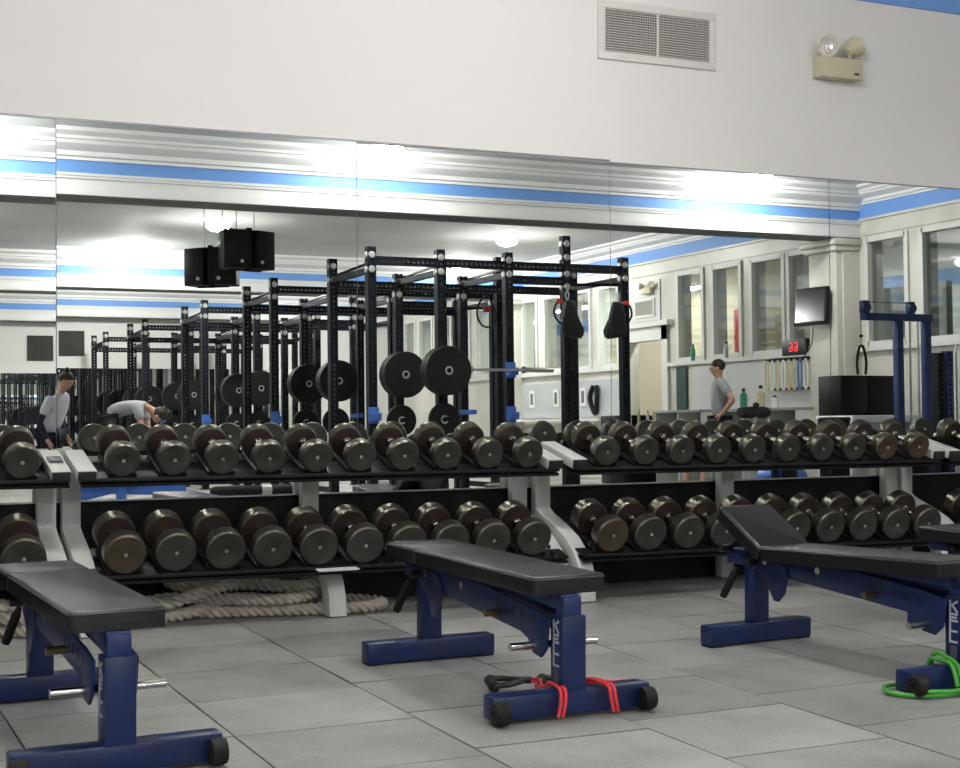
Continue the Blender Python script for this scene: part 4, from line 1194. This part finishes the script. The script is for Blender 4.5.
man = person((10.85, -1.75, 0), R(-62), 'short-haired man in a grey t-shirt with hands on hips by the counter', J, shirt_grey, None, trousers_m, scale=0.985)
J = standing(0.35)
J['face'] = (0, -1, -0.45)
woman = person((2.86, -4.2, 0), R(125), 'woman with dark hair bun in a white t-shirt over navy sleeves, looking down', J, shirt_white, None, navy, hair_bun=True, scale=0.92, forearm_m=navy, shirt_r=1.05)
J = dict(pelvis=(0, 0.15, 0.98), waist=(0, 0.02, 1.10), chest=(0, -0.22, 1.16), neckb=(0, -0.36, 1.10), neck=(0, -0.42, 1.06), head=(0, -0.50, 0.98), face=(0, -0.5, -1),
         shl=(0.19, -0.28, 1.10), shr=(-0.19, -0.28, 1.10), ell=(0.2, -0.32, 0.85), elr=(-0.2, -0.32, 0.85), wrl=(0.2, -0.35, 0.62), wrr=(-0.2, -0.35, 0.62),
         hipl=(0.1, 0.14, 0.93), hipr=(-0.1, 0.14, 0.93), knl=(0.14, -0.12, 0.52), knr=(-0.14, -0.12, 0.52), anl=(0.12, 0.05, 0.088), anr=(-0.12, 0.05, 0.088))
person((4.22, -6.9, 0), R(115), 'person in a pale grey shirt bending forward among the power racks', J, shirt_grey, None, trousers_m, scale=1.08)

# ---------------------------------------------------------------- low things glimpsed in the mirror under the upper tier
def low_machine(loc, rz, label):
    t = thing('leg_machine', label, 'exercise machine', loc, rz, 'blue leg machines')
    for y in (-0.28, 0.28):
        MB().bb(-0.75, 0.75, y-0.035, y+0.035, 0.0, 0.07).build('base_rail', light_blue, t, 0.005)
    for x in (-0.55, 0.1, 0.6):
        MB().bb(x-0.04, x+0.04, -0.04, 0.04, 0.07, 0.44).build('post', light_blue, t, 0.005)
        MB().bb(x-0.035, x+0.035, -0.28, 0.28, 0.07, 0.13).build('cross_rail', light_blue, t, 0.005)
    MB().box((0.02, 0, 0.375), (1.3, 0.07, 0.12), (0, R(3), 0)).build('beam', light_blue, t, 0.005)
    MB().box((-0.2, 0.0, 0.30), (0.95, 0.06, 0.07), (0, R(-14), 0)).build('brace', light_blue, t, 0.005)
    MB().bb(-0.5, 0.25, -0.16, 0.16, 0.44, 0.51).build('seat_pad', vinyl, t, 0.02, 3)
    return t
low_machine((2.55, 0.9, 0), R(3), 'blue-framed padded leg machine reflected low at the left of the mirror')
t = thing('roller_bench', 'long black padded roller with a silver collar, reflected low in the left mirror', 'roller', (3.85, 1.3, 0))
MB().lathe((-0.50, 0, 0.325), (1, 0, 0), [(0, 0), (0, 0.03), (0.04, 0.045), (0.96, 0.045), (1.0, 0.03), (1.0, 0)], 20).build('pad', rubber_black, t)
MB().lathe((-0.04, 0, 0.325), (1, 0, 0), [(0, 0.045), (0, 0.049), (0.09, 0.049), (0.09, 0.045)], 20).build('collar', bolt_mat, t)
for x in (-0.42, 0.42):
    MB().bb(x-0.03, x+0.03, -0.03, 0.03, 0.0, 0.29).build('leg', light_blue, t)
    MB().bb(x-0.03, x+0.03, -0.25, 0.25, 0.0, 0.05).build('foot', light_blue, t)
fb = thing('flat_bench', 'black flat bench carrying the lying person near the window wall', 'bench', (9.30, 0.95, 0))
MB().bb(-0.55, 0.55, -0.16, 0.16, 0.36, 0.42).build('pad', vinyl, fb, 0.02, 3)
for x in (-0.4, 0.4):
    MB().bb(x-0.035, x+0.035, -0.035, 0.035, 0.05, 0.36).build('leg', blue_scuff, fb, 0.004)
    MB().bb(x-0.035, x+0.035, -0.25, 0.25, 0.0, 0.05).build('foot', blue_scuff, fb, 0.004)
J = dict(pelvis=(0, 0, 0.57), waist=(0, 0.16, 0.575), chest=(0, 0.38, 0.58), neckb=(0, 0.52, 0.58), neck=(0, 0.57, 0.585), head=(0, 0.67, 0.60), face=(0, 0.1, 1),
         shl=(0.19, 0.46, 0.58), shr=(-0.19, 0.46, 0.58), ell=(0.27, 0.20, 0.57), elr=(-0.27, 0.20, 0.57), wrl=(0.13, 0.05, 0.70), wrr=(-0.13, 0.05, 0.70),
         hipl=(0.1, -0.03, 0.56), hipr=(-0.1, -0.03, 0.56), knl=(0.18, -0.44, 0.55), knr=(-0.18, -0.44, 0.55), anl=(0.18, -0.52, 0.098), anr=(-0.18, -0.52, 0.098))
person((9.10, 0.95, 0.02), R(-90), 'person in pale shorts lying back on the flat bench near the window wall', J, shirt_grey, None, shorts_m, scale=0.9, short=True)
t = thing('sports_bag', 'blue sports bag with a black panel on the floor by the white table', 'bag', (10.05, 0.6, 0))
MB().prism([(-0.28, 0), (0.28, 0), (0.26, 0.30), (0.16, 0.40), (-0.16, 0.40), (-0.26, 0.30)], 'y', -0.14, 0.14).build('body', light_blue, t, 0.03, 3)
MB().bb(-0.1, 0.1, 0.141, 0.146, 0.18, 0.34).build('panel', plastic_black, t)
MB().tube(catmull([(-0.12, 0.1, 0.38), (-0.08, 0.1, 0.5), (0.08, 0.1, 0.5), (0.12, 0.1, 0.38)], 6), 0.012, 8).build('handle', plastic_black, t)
